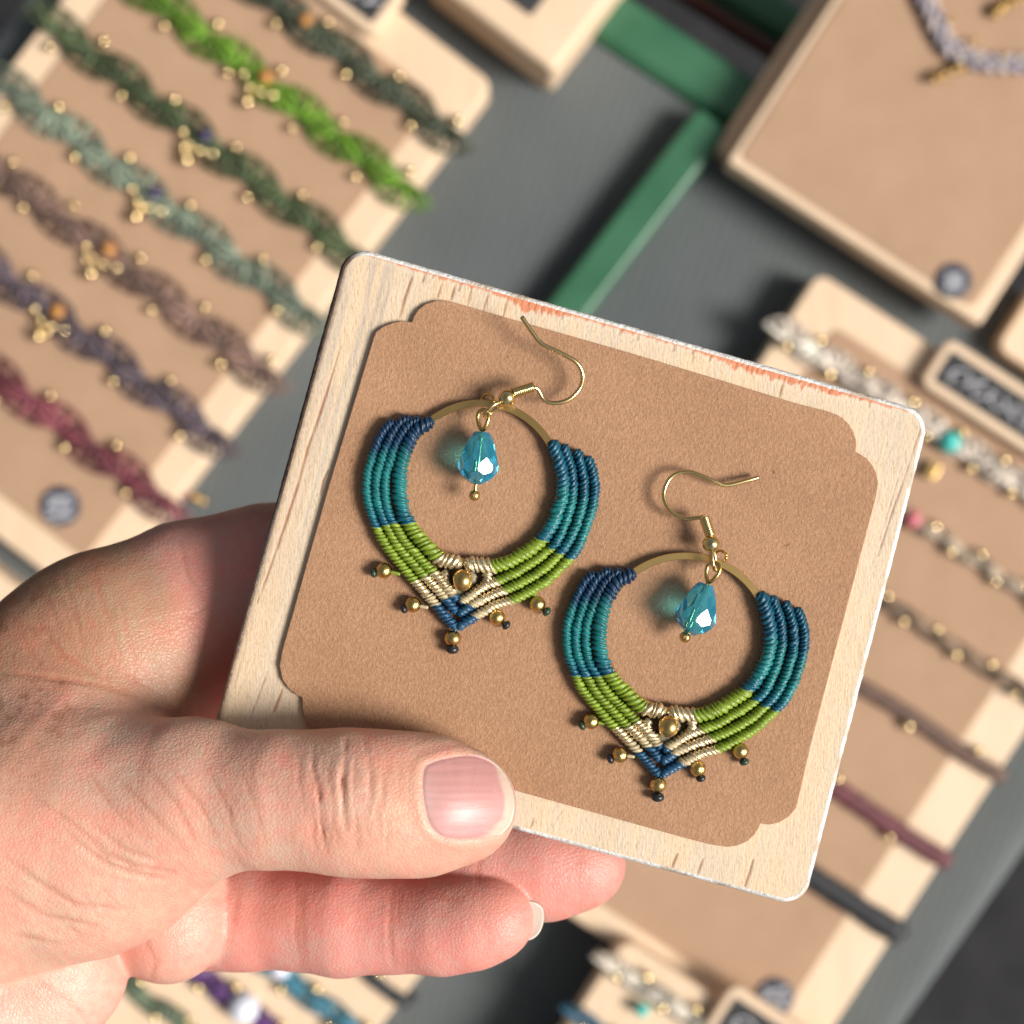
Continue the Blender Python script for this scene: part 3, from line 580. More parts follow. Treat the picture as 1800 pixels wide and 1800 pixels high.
def earring(af, label, hook, coil, ballp, link_, loop, pin, cry, pinball, beads, bar_bead, jump, seed, hk_h):
    t = thing('earring', P(*af(845, 880), .1), label, 'earring', 'pair of macrame hoop earrings')
    cx, cy = 845, 850; ring_ = []
    for a in np.linspace(0, 2*math.pi, 96, endpoint=False): ring_.append((cx+140*math.cos(a), cy+141*math.sin(a)))
    pts = np.array([P(*af(x, y), 1.4) for x, y in ring_]); c0 = pts.mean(0); dv = (pts-c0); dv /= np.linalg.norm(dv, axis=1)[:, None]
    prof = [(-.52, -.42), (.52, -.42), (.58, -.34), (.58, .34), (.52, .42), (-.52, .42), (-.58, .34), (-.58, -.34)]
    V = np.vstack([pts[i]+dv[i]*a+np.array([0, 0, b]) for i in range(96) for a, b in prof]); F = []
    for i in range(96):
        for j in range(8): F.append((i*8+j, i*8+(j+1) % 8, ((i+1) % 96)*8+(j+1) % 8, ((i+1) % 96)*8+j))
    mk('brass_hoop', V, F, BRASS_B, t, smooth=False)
    for r, sides in ROWS.items():
        for si, (path, s1, s2, s3) in enumerate(sides):
            pp = [P(*af(x, y), 1.35 if r else 1.5) for x, y in path]
            f, sh = row_color(path, s1, s2, s3, si)
            ru, rv, pit = (1.30, 1.30, .86) if r == 0 else (.885, 1.08, .72)
            sl = (.42 if si == 0 else -.62)*(1 if r else .8)
            V, F, c = cord(pp, ru, rv, pit, sl, .42, f, seed*50+r*2+si, 18, 9, .55, wob=.12)
            s = np.repeat(np.linspace(0, 1, (len(V)-2)//18), 18); s = np.r_[s, 0, 1]
            mk('cord_row', V, F, THREAD, t, col=c, extra={'shine': sh(s)})
    # gold threads that frame the middle bead
    for sg, (p0, p1) in ((0, ((783, 1000), (800, 1046))), (1, ((854, 1002), (842, 1040)))):
        V, F, c = cord([P(*af(*p0), 1.2), P(*af((p0[0]+p1[0])/2+(-9 if sg == 0 else 9), (p0[1]+p1[1])/2), 1.3), P(*af(*p1), 1.2)], .95, .9, .7, .5, .45, const(GOLDT), seed*50+30+sg, 14, 6)
        mk('gold_thread', V, F, THREAD, t, col=c, extra={'shine': np.full(len(V), .95)})
    V, F, c = cord([P(*af(796, 1052), .6), P(*af(815, 1030), .6), P(*af(832, 1005), .6)], 1.6, .5, .9, .5, .3, const(GOLDT*.55), seed, 12, 5); mk('backing_thread', V, F, THREAD, t, col=c, extra={'shine': np.zeros(len(V))})
    bx, by, bang = bar_bead
    ball('bead', BALLB, P(bx, by, 2.6), 1.8, t, (math.cos(bang), math.sin(bang), 0))
    for i, (x, y, kx, ky, ax, ay) in enumerate(beads):
        ce = P(x, y, 1.45); kn = P(kx, ky, 1.3); d = kn-ce
        ball('bead', BALLB if i == 2 else BALL, ce, 1.38 if i == 2 else 1.32, t, d)
        ball('knot', KN if i in (1, 2, 3) else KNG, kn, .85 if i != 2 else 1.15, t, d)
        V, F = tube([P(ax, ay, 1.3), (P(ax, ay, 1.3)+ce)/2, ce], .32, .3, 7); mk('bead_thread', V, F, mat_thread(i), t)
    # ear wire
    hp = [P(x, y, h) for (x, y), h in zip(hook, np.interp(np.linspace(0, 1, len(hook)), *hk_h))]
    V, F = tube(hp, .37, .35, 10); hw = mk('ear_wire', V, F, GOLDWIRE, t)
    (x0, y0), (x1, y1) = coil; hc = hk_h[1][-1]; a, b = P(x0, y0, hc), P(x1, y1, hc-.1); ax = (b-a)/np.linalg.norm(b-a); s_ = np.cross(ax, [0, 0, 1]); u_ = np.cross(s_, ax)
    q = np.linspace(0, 1, 10*10); V, F = tube([a+(b-a)*k+(.66*(s_*math.cos(k*10*6.283)+u_*math.sin(k*10*6.283))) for k in q], .22, .16, 7, up=ax)
    mk('wire_coil', V, F, GOLDWIRE, hw)
    ball('wire_ball', BALLW, P(*ballp, hc), 1.42, hw)
    lp, lq = P(*link_[0], hc), P(*link_[1], hc-.3); d = (lq-lp); L = np.linalg.norm(d); d /= L; sd_ = np.cross(d, [0, 0, 1.]); up_ = np.cross(sd_, d)
    V, F = tube([lp+d*L*(.5-.5*math.cos(k))+(sd_*.35+up_*.9)*math.sin(k)*1.0 for k in np.linspace(0, 2*math.pi, 26)], .33, .25, 8, up=sd_); mk('wire_loop', V, F, GOLDWIRE, hw)
    V, F = tube([P(jump[0]+11*math.cos(k), jump[1]+10*math.sin(k), 1.2+.9*math.cos(k)) for k in np.linspace(0, 6.28, 22)], .25, .3, 8); mk('jump_ring', V, F, BRASS, t)
    # drop on its head pin
    (lx, ly, lrx, lry) = loop; ca, sa = math.cos(pin[2]), math.sin(pin[2])
    lo = []
    for k in np.linspace(0.06, 2*math.pi-.06, 26):
        ex, ey = lrx*math.sin(k)*(.75+.25*(-math.cos(k))), lry*math.cos(k); lo.append(P(lx+ex*ca-ey*sa, ly+ex*sa+ey*ca, 4.4+.5*math.sin(k)))
    dt = thing_part('drop', t, P(*cry[0], 4.2))
    V, F = tube(lo, .34, .3, 8); mk('pin_loop', V, F, BRASS, dt)
    V, F = tube([P(*pin[0], 4.3), P(*pin[1], 3.9)], .3, .5, 8); mk('head_pin', V, F, BRASS, dt)
    ball('pin_ball', BALL, P(*pinball, 3.9), .92, dt)
    a, b = P(*cry[0], 4.4), P(*cry[1], 4.0); Lc = np.linalg.norm(b-a); ax = (b-a)/Lc; rad = 3.15; nseg = 9
    H_ = np.array(sd)+np.array([-c_/np.linalg.norm(a-CAMP) for c_ in (a-CAMP)]); H_ /= np.linalg.norm(H_)
    dl = math.asin(float(H_@ax)); e1 = H_-ax*float(H_@ax); e1 /= np.linalg.norm(e1); e2 = np.cross(ax, e1)
    bm = bmesh.new(); bmesh.ops.create_cube(bm, size=30.0); nseg = 8
    mid = a+ax*Lc*.60
    def cut(co, no):
        r_ = bmesh.ops.bisect_plane(bm, geom=bm.verts[:]+bm.edges[:]+bm.faces[:], plane_co=Vector(co-mid), plane_no=Vector(no), clear_outer=True, dist=1e-5)
        bmesh.ops.contextual_create(bm, geom=[g for g in r_['geom_cut'] if isinstance(g, bmesh.types.BMEdge)])
    cut(a, -ax); cut(b, ax)
    for tilt, dist, off in ((dl, rad*.97, 0.0), (R(-19), rad*.985, .5), (R(-34), rad*1.185, 0.0), (R(38), rad*1.02, .5), (R(58), rad*1.04, 0.0)):
        for j in range(nseg):
            th = 2*math.pi*(j+off)/nseg; nv = math.cos(tilt)*(e1*math.cos(th)+e2*math.sin(th))+math.sin(tilt)*ax; cut(mid+nv*dist, nv)
    bmesh.ops.remove_doubles(bm, verts=bm.verts[:], dist=.004); bmesh.ops.recalc_face_normals(bm, faces=bm.faces[:])
    bm.verts.index_update(); V = [np.array(v.co)+mid for v in bm.verts]; F = [tuple(v.index for v in f.verts)[::-1] for f in bm.faces]; bm.free()
    mk('crystal', V, [f[::-1] for f in F], CRYSTAL, dt, smooth=False, label='faceted clear aqua glass drop')
    return t
_mt = {}
def mat_thread(i):
    k = ('lime', 'cream', 'navy', 'cream', 'lime')[i]
    if k not in _mt: _mt[k] = mat('thread_'+k, {'lime': tuple(LIME), 'cream': tuple(GOLDT), 'navy': tuple(DEEP)}[k], .45)
    return _mt[k]
def thing_part(name, parent, origin):
    o = bpy.data.objects.new(name, None); o.empty_display_size = .005; link(o, parent); o.location = Vector((np.array(origin)-base_of(parent))*MM); return o
earring(lambda x, y: (x, y), 'upper earring, its ear wire curving to the upper edge of the card',
        [(917, 557), (934, 582), (952, 604), (980, 618), (1008, 633), (1020, 646), (1024.4, 663), (1020, 681), (1006, 698), (988, 707), (966, 708), (954, 700), (946, 685), (937, 680)],
        ((937, 680), (902, 691)), (891, 699), ((879, 708), (851, 731)), (849, 738, 12, 18), ((848, 754), (835, 866), .06), ((848, 759), (837, 851)), (834, 871),
        [(675, 1003, 657, 1007, 703, 1009), (726, 1063, 710, 1070, 752, 1068), (796, 1122, 795, 1141, 802, 1100), (874, 1085, 890, 1099, 862, 1068), (945, 1062, 961, 1075, 938, 1042)],
        (813, 1020, .1), (857, 703), 1, ([0, .25, .55, .85, 1], [5.5, 4.6, 3.0, 3.6, 4.4]))
af2 = lambda x, y: (x+359+.045*(x-843), y+264-.025*(y-880))
earring(af2, 'lower earring, its ear wire curling towards the side of the card',
        [(1334, 839), (1312, 845), (1277, 853), (1255, 846), (1234, 837), (1212.5, 830), (1191, 832), (1175, 844.5), (1167, 866), (1170, 885), (1184, 903), (1205, 911), (1226, 910), (1236, 908)],
        ((1238, 909), (1249, 942)), (1250, 956), ((1252, 964), (1258, 1003)), (1252, 1006, 14, 18), ((1244, 1024), (1206, 1114), .35), ((1241, 1026), (1213, 1115)), (1204, 1120),
        [(1039, 1268, 1023, 1275, 1063, 1272), (1090, 1327, 1073, 1334, 1115, 1330), (1157, 1379, 1156, 1401, 1163, 1360), (1227, 1351, 1232, 1368, 1219, 1330), (1302, 1320, 1308, 1339, 1298, 1300)],
        (1175, 1277, -.12), (1266, 978), 2, ([0, .25, .55, .85, 1], [1.4, 2.4, 2.4, 2.8, 3.6]))

# ------------------------------------------------------------------ the hand: one continuous skin grown from an implicit body
def Q(px, py, h, r):                     # joint by picture place, depth (mm from the card) and half-width in px
    k = FIELD/1800*(DIST-h)/DIST; return (np.array([(px-900)*k, (900-py)*k, h]), r*k)
def rcone(p, A, B, sz):
    a, ra = A; b, rb = B; ba = b-a; s = np.array([1, 1, 1/sz])
    pa = (p-a)*s; ba = ba*s; l2 = float(ba@ba); t = np.clip((pa@ba)/l2, 0, 1)
    d = np.linalg.norm(pa-t[:, None]*ba, axis=1)-(ra+(rb-ra)*t); return d*(.5+.5*sz)
def smin(a, b, k):
    h = np.maximum(k-np.abs(a-b), 0)/k; return np.minimum(a, b)-h*h*k*.25
def chain(p, js, sz, k=2.0):
    d = None
    for A, B in zip(js[:-1], js[1:]):
        e = rcone(p, A, B, sz); d = e if d is None else smin(d, e, k)
    return d
CH_ = dict(
 thumb=([Q(150, 1440, -3, 190), Q(335, 1407, 4, 134), Q(490, 1406, 8.2, 111), Q(612, 1410, 9.2, 118), Q(700, 1413, 8.9, 114), Q(768, 1415, 8.0, 107), Q(814, 1417, 7.1, 93)], .80, 4),
 thenar=([Q(-330, 1490, -10, 300), Q(-120, 1470, -8, 262), Q(110, 1462, -5, 212), Q(205, 1490, -2, 146)], .82, 8),
 web=([Q(-330, 1480, -18, 270), Q(-140, 1440, -16, 210), Q(30, 1302, -17, 172), Q(125, 1200, -18, 162), Q(205, 1142, -19, 157), Q(245, 1142, -20, 152)], .82, 8),
 index=([Q(280, 1120, -25, 160), Q(345, 1082, -25, 160), Q(480, 1040, -26.5, 148), Q(700, 1000, -26, 112), Q(900, 985, -25, 84)], .80, 4),
 middle=([Q(300, 1260, -34, 150), Q(440, 1240, -34, 140), Q(700, 1230, -28, 112), Q(1000, 1235, -24, 84)], .8, 4),
 ring=([Q(280, 1460, -36, 150), Q(440, 1480, -35, 124), Q(640, 1502, -30, 104), Q(860, 1516, -24.5, 94), Q(960, 1519, -22.8, 88), Q(1020, 1518, -22.2, 80)], .86, 4),
 little=([Q(300, 1600, -28, 110), Q(430, 1611, -24, 90), Q(524, 1617, -22, 84), Q(600, 1622, -20.5, 90), Q(690, 1627, -19, 78), Q(775, 1628, -17, 80), Q(835, 1622, -15.6, 75), Q(868, 1617, -15, 69)], .86, 2.5),
 fold=([Q(200, 1580, -22, 120), Q(290, 1600, -19, 108), Q(300, 1628, -18, 92)], .85, 4),
 heel=([Q(-330, 1830, -18, 260), Q(-80, 1790, -16, 210), Q(70, 1700, -15, 152)], .85, 6),
 palm=([Q(-330, 1540, -30, 300), Q(0, 1480, -34, 240), Q(230, 1400, -36, 200)], .62, 8))
GRP = ['thumb', 'thenar', 'web', 'index', 'middle', 'ring', 'little', 'fold', 'heel', 'palm']
def hand_parts(p): return {k: chain(p, *CH_[k]) for k in GRP}
def hand_sdf(p, parts=None):
    q = parts or hand_parts(p)
    a = smin(q['thumb'], q['thenar'], 9); a = smin(a, q['web'], 7)
    b = smin(q['index'], q['middle'], 2.5); iw = smin(q['web'], q['index'], 4.5); b = smin(b, q['palm'], 5)
    f = smin(q['fold'], q['palm'], 3)
    l = smin(q['little'], q['ring'], .9); l = smin(l, b, 2.0); l = smin(l, f, 1.0)
    l = smin(l, q['heel'], 1.2); d = np.minimum(smin(a, l, 1.4), iw)
    return np.maximum(d, -(p[:, 0]+116))
def surface_nets(f, lo, h):
    S = f < 0; n = np.array(f.shape)
    cor = [(i, j, k) for i in (0, 1) for j in (0, 1) for k in (0, 1)]
    sl = lambda o: tuple(slice(o[a], n[a]-1+o[a]) for a in range(3))
    cnt = sum(S[sl(o)].astype(np.int8) for o in cor); act = (cnt > 0) & (cnt < 8)
    idx = np.full(act.shape, -1, np.int64); I = np.argwhere(act); idx[act] = np.arange(len(I))
    acc = np.zeros((len(I), 3)); num = np.zeros(len(I)); fv = {o: f[sl(o)][act] for o in cor}
    for o in cor:
        for ax in range(3):
            if o[ax]: continue
            o2 = tuple(1 if a == ax else o[a] for a in range(3)); a, b = fv[o], fv[o2]; m = (a < 0) != (b < 0)
            t = np.where(m, a/np.where(m, a-b, 1), 0); pt = np.array(o, float)[None]+np.zeros((len(I), 3)); pt[:, ax] = t
            acc[m] += pt[m]; num[m] += 1
    V = lo+h*(I+acc/num[:, None]); F = []
    for ax in range(3):
        a1, a2 = (ax+1) % 3, (ax+2) % 3; s0 = [slice(None)]*3; s1 = [slice(None)]*3; s0[ax] = slice(0, -1); s1[ax] = slice(1, None)
        A, B = S[tuple(s0)], S[tuple(s1)]; E = np.argwhere(A != B); sgn = A[tuple(E.T)]
        ok = (E[:, a1] > 0) & (E[:, a2] > 0) & (E[:, a1] < n[a1]-1) & (E[:, a2] < n[a2]-1); E, sgn = E[ok], sgn[ok]
        def at(d1, d2):
            e = E.copy(); e[:, a1] -= d1; e[:, a2] -= d2; return idx[tuple(e.T)]
        q = np.stack([at(1, 1), at(0, 1), at(0, 0), at(1, 0)], 1); q[~sgn] = q[~sgn][:, ::-1]; F.append(q)
    return V, np.vstack(F)
def subdivide(V, F):
    e = np.stack([F, np.roll(F, -1, 1)], 2).reshape(-1, 2); e = np.sort(e, 1); key = e[:, 0]*len(V)+e[:, 1]
    uk, inv = np.unique(key, return_inverse=True); ua, ub = uk//len(V), uk % len(V)
    mid = (V[ua]+V[ub])/2; ce = V[F].mean(1); nv, ne = len(V), len(mid); em = inv.reshape(-1, 4)+nv; cf = np.arange(len(F))+nv+ne
    F2 = np.vstack([np.stack([F[:, k], em[:, k], cf, em[:, k-1]], 1) for k in range(4)]); return np.vstack([V, mid, ce]), F2
def grad(p, e=.12):
    g = np.zeros_like(p)
    for s in ((1, -1, -1), (-1, -1, 1), (-1, 1, -1), (1, 1, 1)):
        s = np.array(s, float); g += s*hand_sdf(p+s*e)[:, None]
    return g/(np.linalg.norm(g, axis=1)[:, None]+1e-9)
vx = 1.0; lo = np.array([-119., -92., -66.]); hi = np.array([24., 6., 24.]); nd = np.ceil((hi-lo)/vx).astype(int)
ax_ = [lo[a]+vx*np.arange(nd[a]) for a in range(3)]; GX = np.stack(np.meshgrid(*ax_, indexing='ij'), -1).reshape(-1, 3)
f_h = hand_sdf(GX).reshape(nd); HV, HF = surface_nets(f_h, lo, vx)
for it in range(2): HV = HV-np.clip(hand_sdf(HV), -.6, .6)[:, None]*grad(HV)
HV, HF = subdivide(HV, HF)
HV = HV-np.clip(hand_sdf(HV), -.5, .5)[:, None]*grad(HV)
HN = grad(HV, .2); parts = hand_parts(HV); D = np.stack([parts[k] for k in GRP], 1); gid = D.argmin(1)
near = {k: np.exp(-np.maximum(D[:, i]-D.min(1), 0)/1.2) for i, k in enumerate(GRP)}
kz_ = FIELD/1800*(DIST-HV[:, 2])/DIST; HX = HV[:, 0]/kz_+900; HY = 900-HV[:, 1]/kz_; front = np.clip((HN[:, 2]+.1)*3, 0, 1)
disp = np.zeros(len(HV)); crease = np.zeros(len(HV))
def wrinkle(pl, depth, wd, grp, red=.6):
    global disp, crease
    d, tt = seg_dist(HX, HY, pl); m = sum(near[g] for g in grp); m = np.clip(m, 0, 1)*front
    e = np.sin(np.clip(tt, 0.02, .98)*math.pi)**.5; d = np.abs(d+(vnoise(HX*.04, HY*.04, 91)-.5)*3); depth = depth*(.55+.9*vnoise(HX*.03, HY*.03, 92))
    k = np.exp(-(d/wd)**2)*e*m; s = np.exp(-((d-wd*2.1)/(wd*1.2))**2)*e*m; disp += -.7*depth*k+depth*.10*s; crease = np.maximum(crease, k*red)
TG = ('thumb', 'thenar')
for pl, dp, wd in (
  ([(552, 1300), (549, 1344), (559, 1380), (563, 1431), (568, 1476), (575, 1500)], .55, 3.2), ([(581, 1330), (577, 1370), (585, 1400)], .25, 3),
  ([(608, 1298), (605, 1344), (602, 1373), (605, 1417), (609, 1462)], .85, 3.2), ([(640, 1300), (650, 1344), (651, 1402), (642, 1434)], .46, 3.0),
  ([(675, 1345), (673, 1402), (660, 1438)], .2, 3.2), ([(525, 1320), (527, 1380), (540, 1440)], .16, 3), ([(590, 1400), (588, 1450), (598, 1490)], .22, 3), ([(625, 1420), (632, 1470), (622, 1500)], .2, 3),
  ([(705, 1350), (700, 1400)], .1, 3), ([(620, 1310), (626, 1360), (622, 1400)], .2, 2.6), ([(566, 1310), (566, 1350)], .2, 2.6),
  ([(112, 1457), (150, 1492), (190, 1520), (245, 1537), (299, 1546)], .5, 5), ([(144, 1468), (185, 1500), (230, 1520), (312, 1536)], .38, 4), ([(160, 1445), (215, 1490), (280, 1515)], .22, 4),
  ([(0, 1498), (60, 1545), (130, 1590), (230, 1600)], .3, 5), ([(0, 1560), (80, 1610), (180, 1630)], .22, 5), ([(20, 1640), (110, 1660)], .2, 5),
  ([(200, 1360), (260, 1420), (310, 1480)], .14, 4), ([(250, 1340), (310, 1410), (350, 1490)], .14, 4), ([(300, 1350), (350, 1410), (385, 1480)], .12, 4), ([(360, 1340), (400, 1420), (420, 1490)], .12, 3.5), ([(420, 1340), (450, 1420), (470, 1490)], .10, 3.5), ([(150, 1350), (200, 1420), (250, 1470)], .13, 4), ([(60, 1400), (120, 1440), (180, 1490)], .14, 4)):
    wrinkle(pl, dp, wd, TG)
rw = np.random.default_rng(12)
for i in range(22):
    x0, y0 = rw.uniform(535, 690), rw.uniform(1315, 1440); wrinkle([(x0, y0), (x0+rw.normal(0, 4), y0+25), (x0+rw.normal(3, 5), y0+rw.uniform(40, 80))], rw.uniform(.08, .18), rw.uniform(2.0, 2.8), TG, .3)
for i in range(46):
    x0, y0 = rw.uniform(40, 560), rw.uniform(1320, 1640)
    if y0 > 1500 and x0 > 260: continue
    an = R(rw.normal(52, 9) if x0 < 420 else rw.normal(80, 8)); L_ = rw.uniform(35, 95); dx, dy = math.cos(an)*L_, math.sin(an)*L_
    wrinkle([(x0, y0), (x0+dx*.5+rw.normal(0, 4), y0+dy*.5), (x0+dx, y0+dy)], rw.uniform(.05, .11), rw.uniform(2.4, 3.2), TG, .25)
for i in range(26):
    x0, y0 = rw.uniform(10, 300), rw.uniform(990, 1230); an = R(rw.normal(66, 14)); L_ = rw.uniform(30, 80)
    wrinkle([(x0, y0), (x0+math.cos(an)*L_, y0+math.sin(an)*L_)], rw.uniform(.05, .10), rw.uniform(2.4, 3.4), ('web',), .2)
for i in range(30):
    x0, y0 = rw.uniform(700, 930), rw.uniform(1560, 1690); wrinkle([(x0, y0), (x0+rw.uniform(20, 50), y0+rw.normal(0, 6))], .035, 2.4, ('little',), .1)
WG = ('web', 'index')
for pl, dp, wd in (([(110, 1010), (135, 1090), (150, 1160)], .14, 4), ([(160, 985), (180, 1060), (205, 1130)], .12, 4), ([(60, 1090), (110, 1150), (190, 1200)], .2, 4), ([(0, 1180), (80, 1190), (180, 1205), (240, 1225)], .3, 5),
  ([(190, 1150), (230, 1190), (290, 1225)], .2, 4), ([(225, 1140), (270, 1200)], .15, 4), ([(318, 950), (330, 1010), (350, 1040)], .15, 4), ([(310, 1080), (335, 1085), (370, 1060)], .18, 4), ([(30, 1110), (70, 1170)], .12, 4), ([(80, 1040), (105, 1110)], .12, 4), ([(0, 1230), (110, 1235), (230, 1262)], .2, 5), ([(210, 1040), (225, 1120), (240, 1180)], .1, 3.5)):
    wrinkle(pl, dp, wd, WG)
for pl, dp, wd in (([(516, 1535), (524, 1580), (520, 1640), (530, 1700)], .2, 5), ([(533, 1560), (531, 1620), (537, 1690)], .2, 4), ([(694, 1548), (688, 1580), (684, 1630), (690, 1706)], .22, 4.6), ([(703, 1560), (698, 1630)], .15, 4), ([(846, 1500), (840, 1530), (842, 1560)], .14, 4), ([(760, 1575), (800, 1580)], .06, 4), ([(420, 1560), (410, 1630)], .15, 5)):
    wrinkle(pl, dp, wd, ('little', 'ring'))
wrinkle([(250, 1640), (275, 1690), (262, 1728)], .15, 5, ('fold', 'heel')); wrinkle([(60, 1720), (120, 1760), (150, 1790)], .12, 5, ('heel',))
# soft unevenness of skin, in the body's own space
def n3(s, seed): return vnoise(HV[:, 0]/s+HV[:, 2]/s*.7+31, HV[:, 1]/s-HV[:, 2]/s*.6+17, seed)-.5
disp += .4*n3(9, 1)+.12*n3(3.5, 2)+.03*n3(1.2, 3)
# bed of the thumb nail
NAIL = [(742, 1352), (748, 1342), (775, 1332), (800, 1327), (830, 1325), (856, 1332), (880, 1348), (897, 1372), (907, 1402), (906, 1432), (898, 1455), (880, 1470), (850, 1477), (810, 1479), (778, 1475), (762, 1464), (750, 1445), (742, 1412), (739, 1380)]
def inside_dist(x, y, poly):
    d, _ = seg_dist(x, y, poly+[poly[0]]); ins = np.zeros(x.shape, bool); n = len(poly)
    for i in range(n):
        (x1, y1), (x2, y2) = poly[i], poly[(i+1) % n]; c = ((y1 > y) != (y2 > y)) & (x < (x2-x1)*(y-y1)/(y2-y1+1e-9)+x1); ins ^= c
    return np.where(ins, -d, d)
nd_ = inside_dist(HX, HY, NAIL); tipm = np.clip(near['thumb'], 0, 1)*np.clip(HN[:, 2]*4+.2, 0, 1)
disp += tipm*(-.75*np.clip(-nd_/9, 0, 1)+.17*np.exp(-((nd_-9)/8)**2)*np.clip((900-HX)/60, 0, 1))
HW = HV+HN*disp[:, None]
# skin colour
sk = np.array([.67, .368, .272]); pinkc = np.array([.655, .285, .235]); tan = np.array([.44, .225, .14]); heelc = np.array([.65, .36, .28])
wsum = sum(near.values())[:, None]
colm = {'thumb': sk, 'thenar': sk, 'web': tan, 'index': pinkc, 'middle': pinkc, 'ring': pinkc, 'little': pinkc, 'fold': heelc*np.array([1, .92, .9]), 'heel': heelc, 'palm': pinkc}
hc = sum(near[k][:, None]*colm[k] for k in GRP)/wsum
blot = vnoise(HX*.018, HY*.018, 101)+.5*vnoise(HX*.05, HY*.05, 102)
hc *= (1+.10*(blot-.75))[:, None]*np.array([1, 1, 1]); hc *= 1+np.array([.03, -.13, -.13])*((blot-.75)*1.6)[:, None]
mot = vnoise(HX*.11, HY*.11, 103)*.6+vnoise(HX*.23, HY*.23, 104)*.4; hc *= 1+np.array([.03, -.12, -.11])*((mot-.5)*2.4)[:, None]
def tint(mask, c, a):
    global hc
    hc = hc*(1-a*mask[:, None])+np.array(c)*a*mask[:, None]
ge = lambda x, y, rx, ry: np.exp(-((HX-x)/rx)**2-((HY-y)/ry)**2)
tint(near['thumb']*ge(700, 1400, 45, 80), (.62, .31, .19), .45); tint(near['thumb']*ge(845, 1490, 90, 35), (.66, .29, .21), .55)
tint(near['ring']*ge(1010, 1530, 70, 60), (.60, .22, .175), .5); tint(near['little']*ge(870, 1600, 60, 60), (.66, .25, .19), .5); tint(near['little']*ge(480, 1590, 80, 60), (.58, .24, .18), .4)
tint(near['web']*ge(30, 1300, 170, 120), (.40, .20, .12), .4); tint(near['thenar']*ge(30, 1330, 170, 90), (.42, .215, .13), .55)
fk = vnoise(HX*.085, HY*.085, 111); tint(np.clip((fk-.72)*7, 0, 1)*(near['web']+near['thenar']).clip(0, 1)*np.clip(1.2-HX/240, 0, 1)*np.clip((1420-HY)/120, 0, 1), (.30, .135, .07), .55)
tint(near['fold']*ge(230, 1690, 60, 60), (.66, .27, .21), .5); tint(near['index']*ge(370, 1180, 60, 90), (.66, .27, .21), .5); tint(near['thumb']*ge(610, 1480, 60, 40), (.64, .29, .20), .45); tint(near['thenar']*ge(290, 1560, 60, 40), (.66, .29, .22), .5)
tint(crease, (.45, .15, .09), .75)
SKIN = mat('skin', sk, .46, 0, Subsurface_Weight=.22, Subsurface_Scale=.0022, Specular_IOR_Level=.5)
bsdf(SKIN).inputs['Subsurface Radius'].default_value = (1.0, .35, .2)
LK(SKIN, attr(SKIN).outputs['Color'], bsdf(SKIN).inputs['Base Color'])
vo = N(SKIN, 'ShaderNodeTexVoronoi', feature='DISTANCE_TO_EDGE'); vo.inputs['Scale'].default_value = 1400
nzv = N(SKIN, 'ShaderNodeTexNoise'); nzv.inputs['Scale'].default_value = 500; nzv.inputs['Detail'].default_value = 2
va = N(SKIN, 'ShaderNodeVectorMath', operation='MULTIPLY_ADD'); LK(SKIN, coords(SKIN), va.inputs[2]); LK(SKIN, coords(SKIN), nzv.inputs['Vector']); LK(SKIN, nzv.outputs['Color'], va.inputs[0]); va.inputs[1].default_value = (.0012,)*3
LK(SKIN, va.outputs[0], vo.inputs['Vector'])
b1 = bump(SKIN, ramp(SKIN, vo.outputs['Distance'], [(.0, (0, 0, 0)), (.25, (1, 1, 1))]), .00009, .5)
st = noise(SKIN, coords(SKIN, (.35, 1, 1), (0, 0, R(55))), 1300, 3, .6); bump(SKIN, st, .00007, .3, b1)
HW[:, 2] += CARD_H
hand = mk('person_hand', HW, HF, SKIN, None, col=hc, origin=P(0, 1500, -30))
tag(hand, 'bare left hand holding the wooden board between thumb and fingers', 'hand')
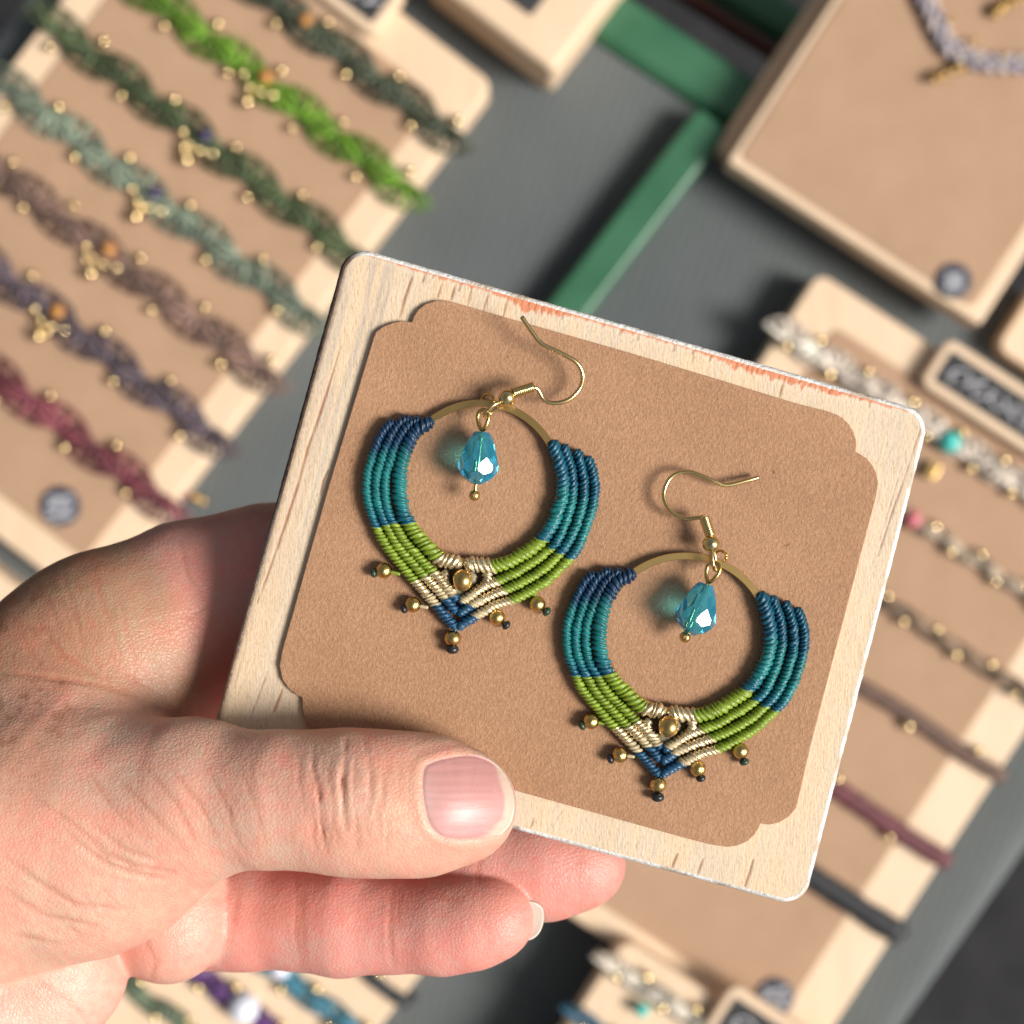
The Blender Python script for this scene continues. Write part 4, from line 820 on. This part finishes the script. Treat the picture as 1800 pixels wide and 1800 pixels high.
# nails
def nail(name, poly, zf, colf, parent, thick=.35, n=46):
    xs = [a for a, b in poly]; ys = [b for a, b in poly]; cx, cy = np.mean(xs), np.mean(ys); m = len(poly)*4; pl = np.array(poly, float)
    L = np.linspace(0, len(pl), m, endpoint=False); q = np.vstack([pl, pl[:1]]); bd = np.stack([np.interp(L, np.arange(len(q)), q[:, k]) for k in (0, 1)], 1)
    for _ in range(3): bd = .5*bd+.25*(np.roll(bd, 1, 0)+np.roll(bd, -1, 0))
    V, c = [], []; nr = 16
    for i in range(1, nr+1):
        t = i/nr
        for x, y in np.array([cx, cy])+(bd-[cx, cy])*t: V.append(P(x, y, zf(x, y)-(thick*.9 if i == nr else 0))); c.append(colf(x, y))
    V.append(P(cx, cy, zf(cx, cy))); c.append(colf(cx, cy)); F = [tuple(f[::-1]) for f in grid_faces(nr, m)]; F = [f[::-1] for f in F]
    for j in range(m): F.append((nr*m, (j+1) % m, j))
    # back side closes the plate
    k0 = len(V); Vb = [np.array(v)+np.array([0, 0, -thick]) for v in V[(nr-1)*m:nr*m]]; V += Vb; c += c[(nr-1)*m:nr*m]
    for j in range(m): F.append(((nr-1)*m+(j+1) % m, (nr-1)*m+j, k0+j, k0+(j+1) % m))
    F.append(tuple(range(k0, k0+m)))
    return mk(name, V, [f[::-1] for f in F], NAILM, parent, col=np.array(c))
NAILM = make_vcol('fingernail', .4, None, 0, Subsurface_Weight=.15, Subsurface_Scale=.001)
bump(NAILM, noise(NAILM, coords(NAILM, (.05, 1, .3)), 900, 3), .00012, .7)
def thumb_top(x, y):                      # skin height over the nail, from the body itself
    z = np.linspace(22, -2, 200); k = FIELD/1800*(DIST-z)/DIST; pp = np.stack([(x-900)*k, (900-y)*k, z], 1); d = chain(pp, *CH_['thumb'])
    i = np.argmax(d < 0); return z[i] if d[i] < 0 else -9
sx_, sy_ = np.meshgrid(np.linspace(748, 872, 12), np.linspace(1338, 1468, 12)); sx_, sy_ = sx_.ravel(), sy_.ravel()
def nb(x, y):
    a_, b_ = (np.asarray(x, float)-815)/90, (np.asarray(y, float)-1402)/78; return np.stack([np.ones_like(a_), a_, b_, a_*a_, a_*b_, b_*b_, a_*b_*b_], -1)
nco = np.linalg.lstsq(nb(sx_, sy_), np.array([thumb_top(x, y) for x, y in zip(sx_, sy_)]), rcond=None)[0]
def nail_z(x, y): return float(nb(x, y)@nco)-.12
def nail_c(x, y):
    fr_ = np.interp(y, [1325, 1345, 1400, 1440, 1470, 1480], [846, 868, 885, 882, 852, 815]); w_ = np.clip((x-fr_)/5, 0, 1)
    lun = math.exp(-((x-742)/22)**2-((y-1410)/50)**2); s = .05*math.sin(y*.41+1.3*math.sin(y*.09))+.03*math.sin(y*1.3+1)
    pk = np.array([.52, .262, .245])*(1+s)+np.array([.06, .10, .10])*lun
    return pk*(1-w_)+np.array([.60, .44, .35])*w_
nail('thumb_nail', NAIL, nail_z, nail_c, hand)
LN = [(906, 1590), (920, 1583), (940, 1585), (954, 1594), (957, 1608), (955, 1626), (948, 1642), (936, 1652), (920, 1655), (906, 1648)]
nail('little_finger_nail', LN, lambda x, y: -15.2+1.2*((y-1620)/38)**2, lambda x, y: np.array([.56, .47, .40]), hand)
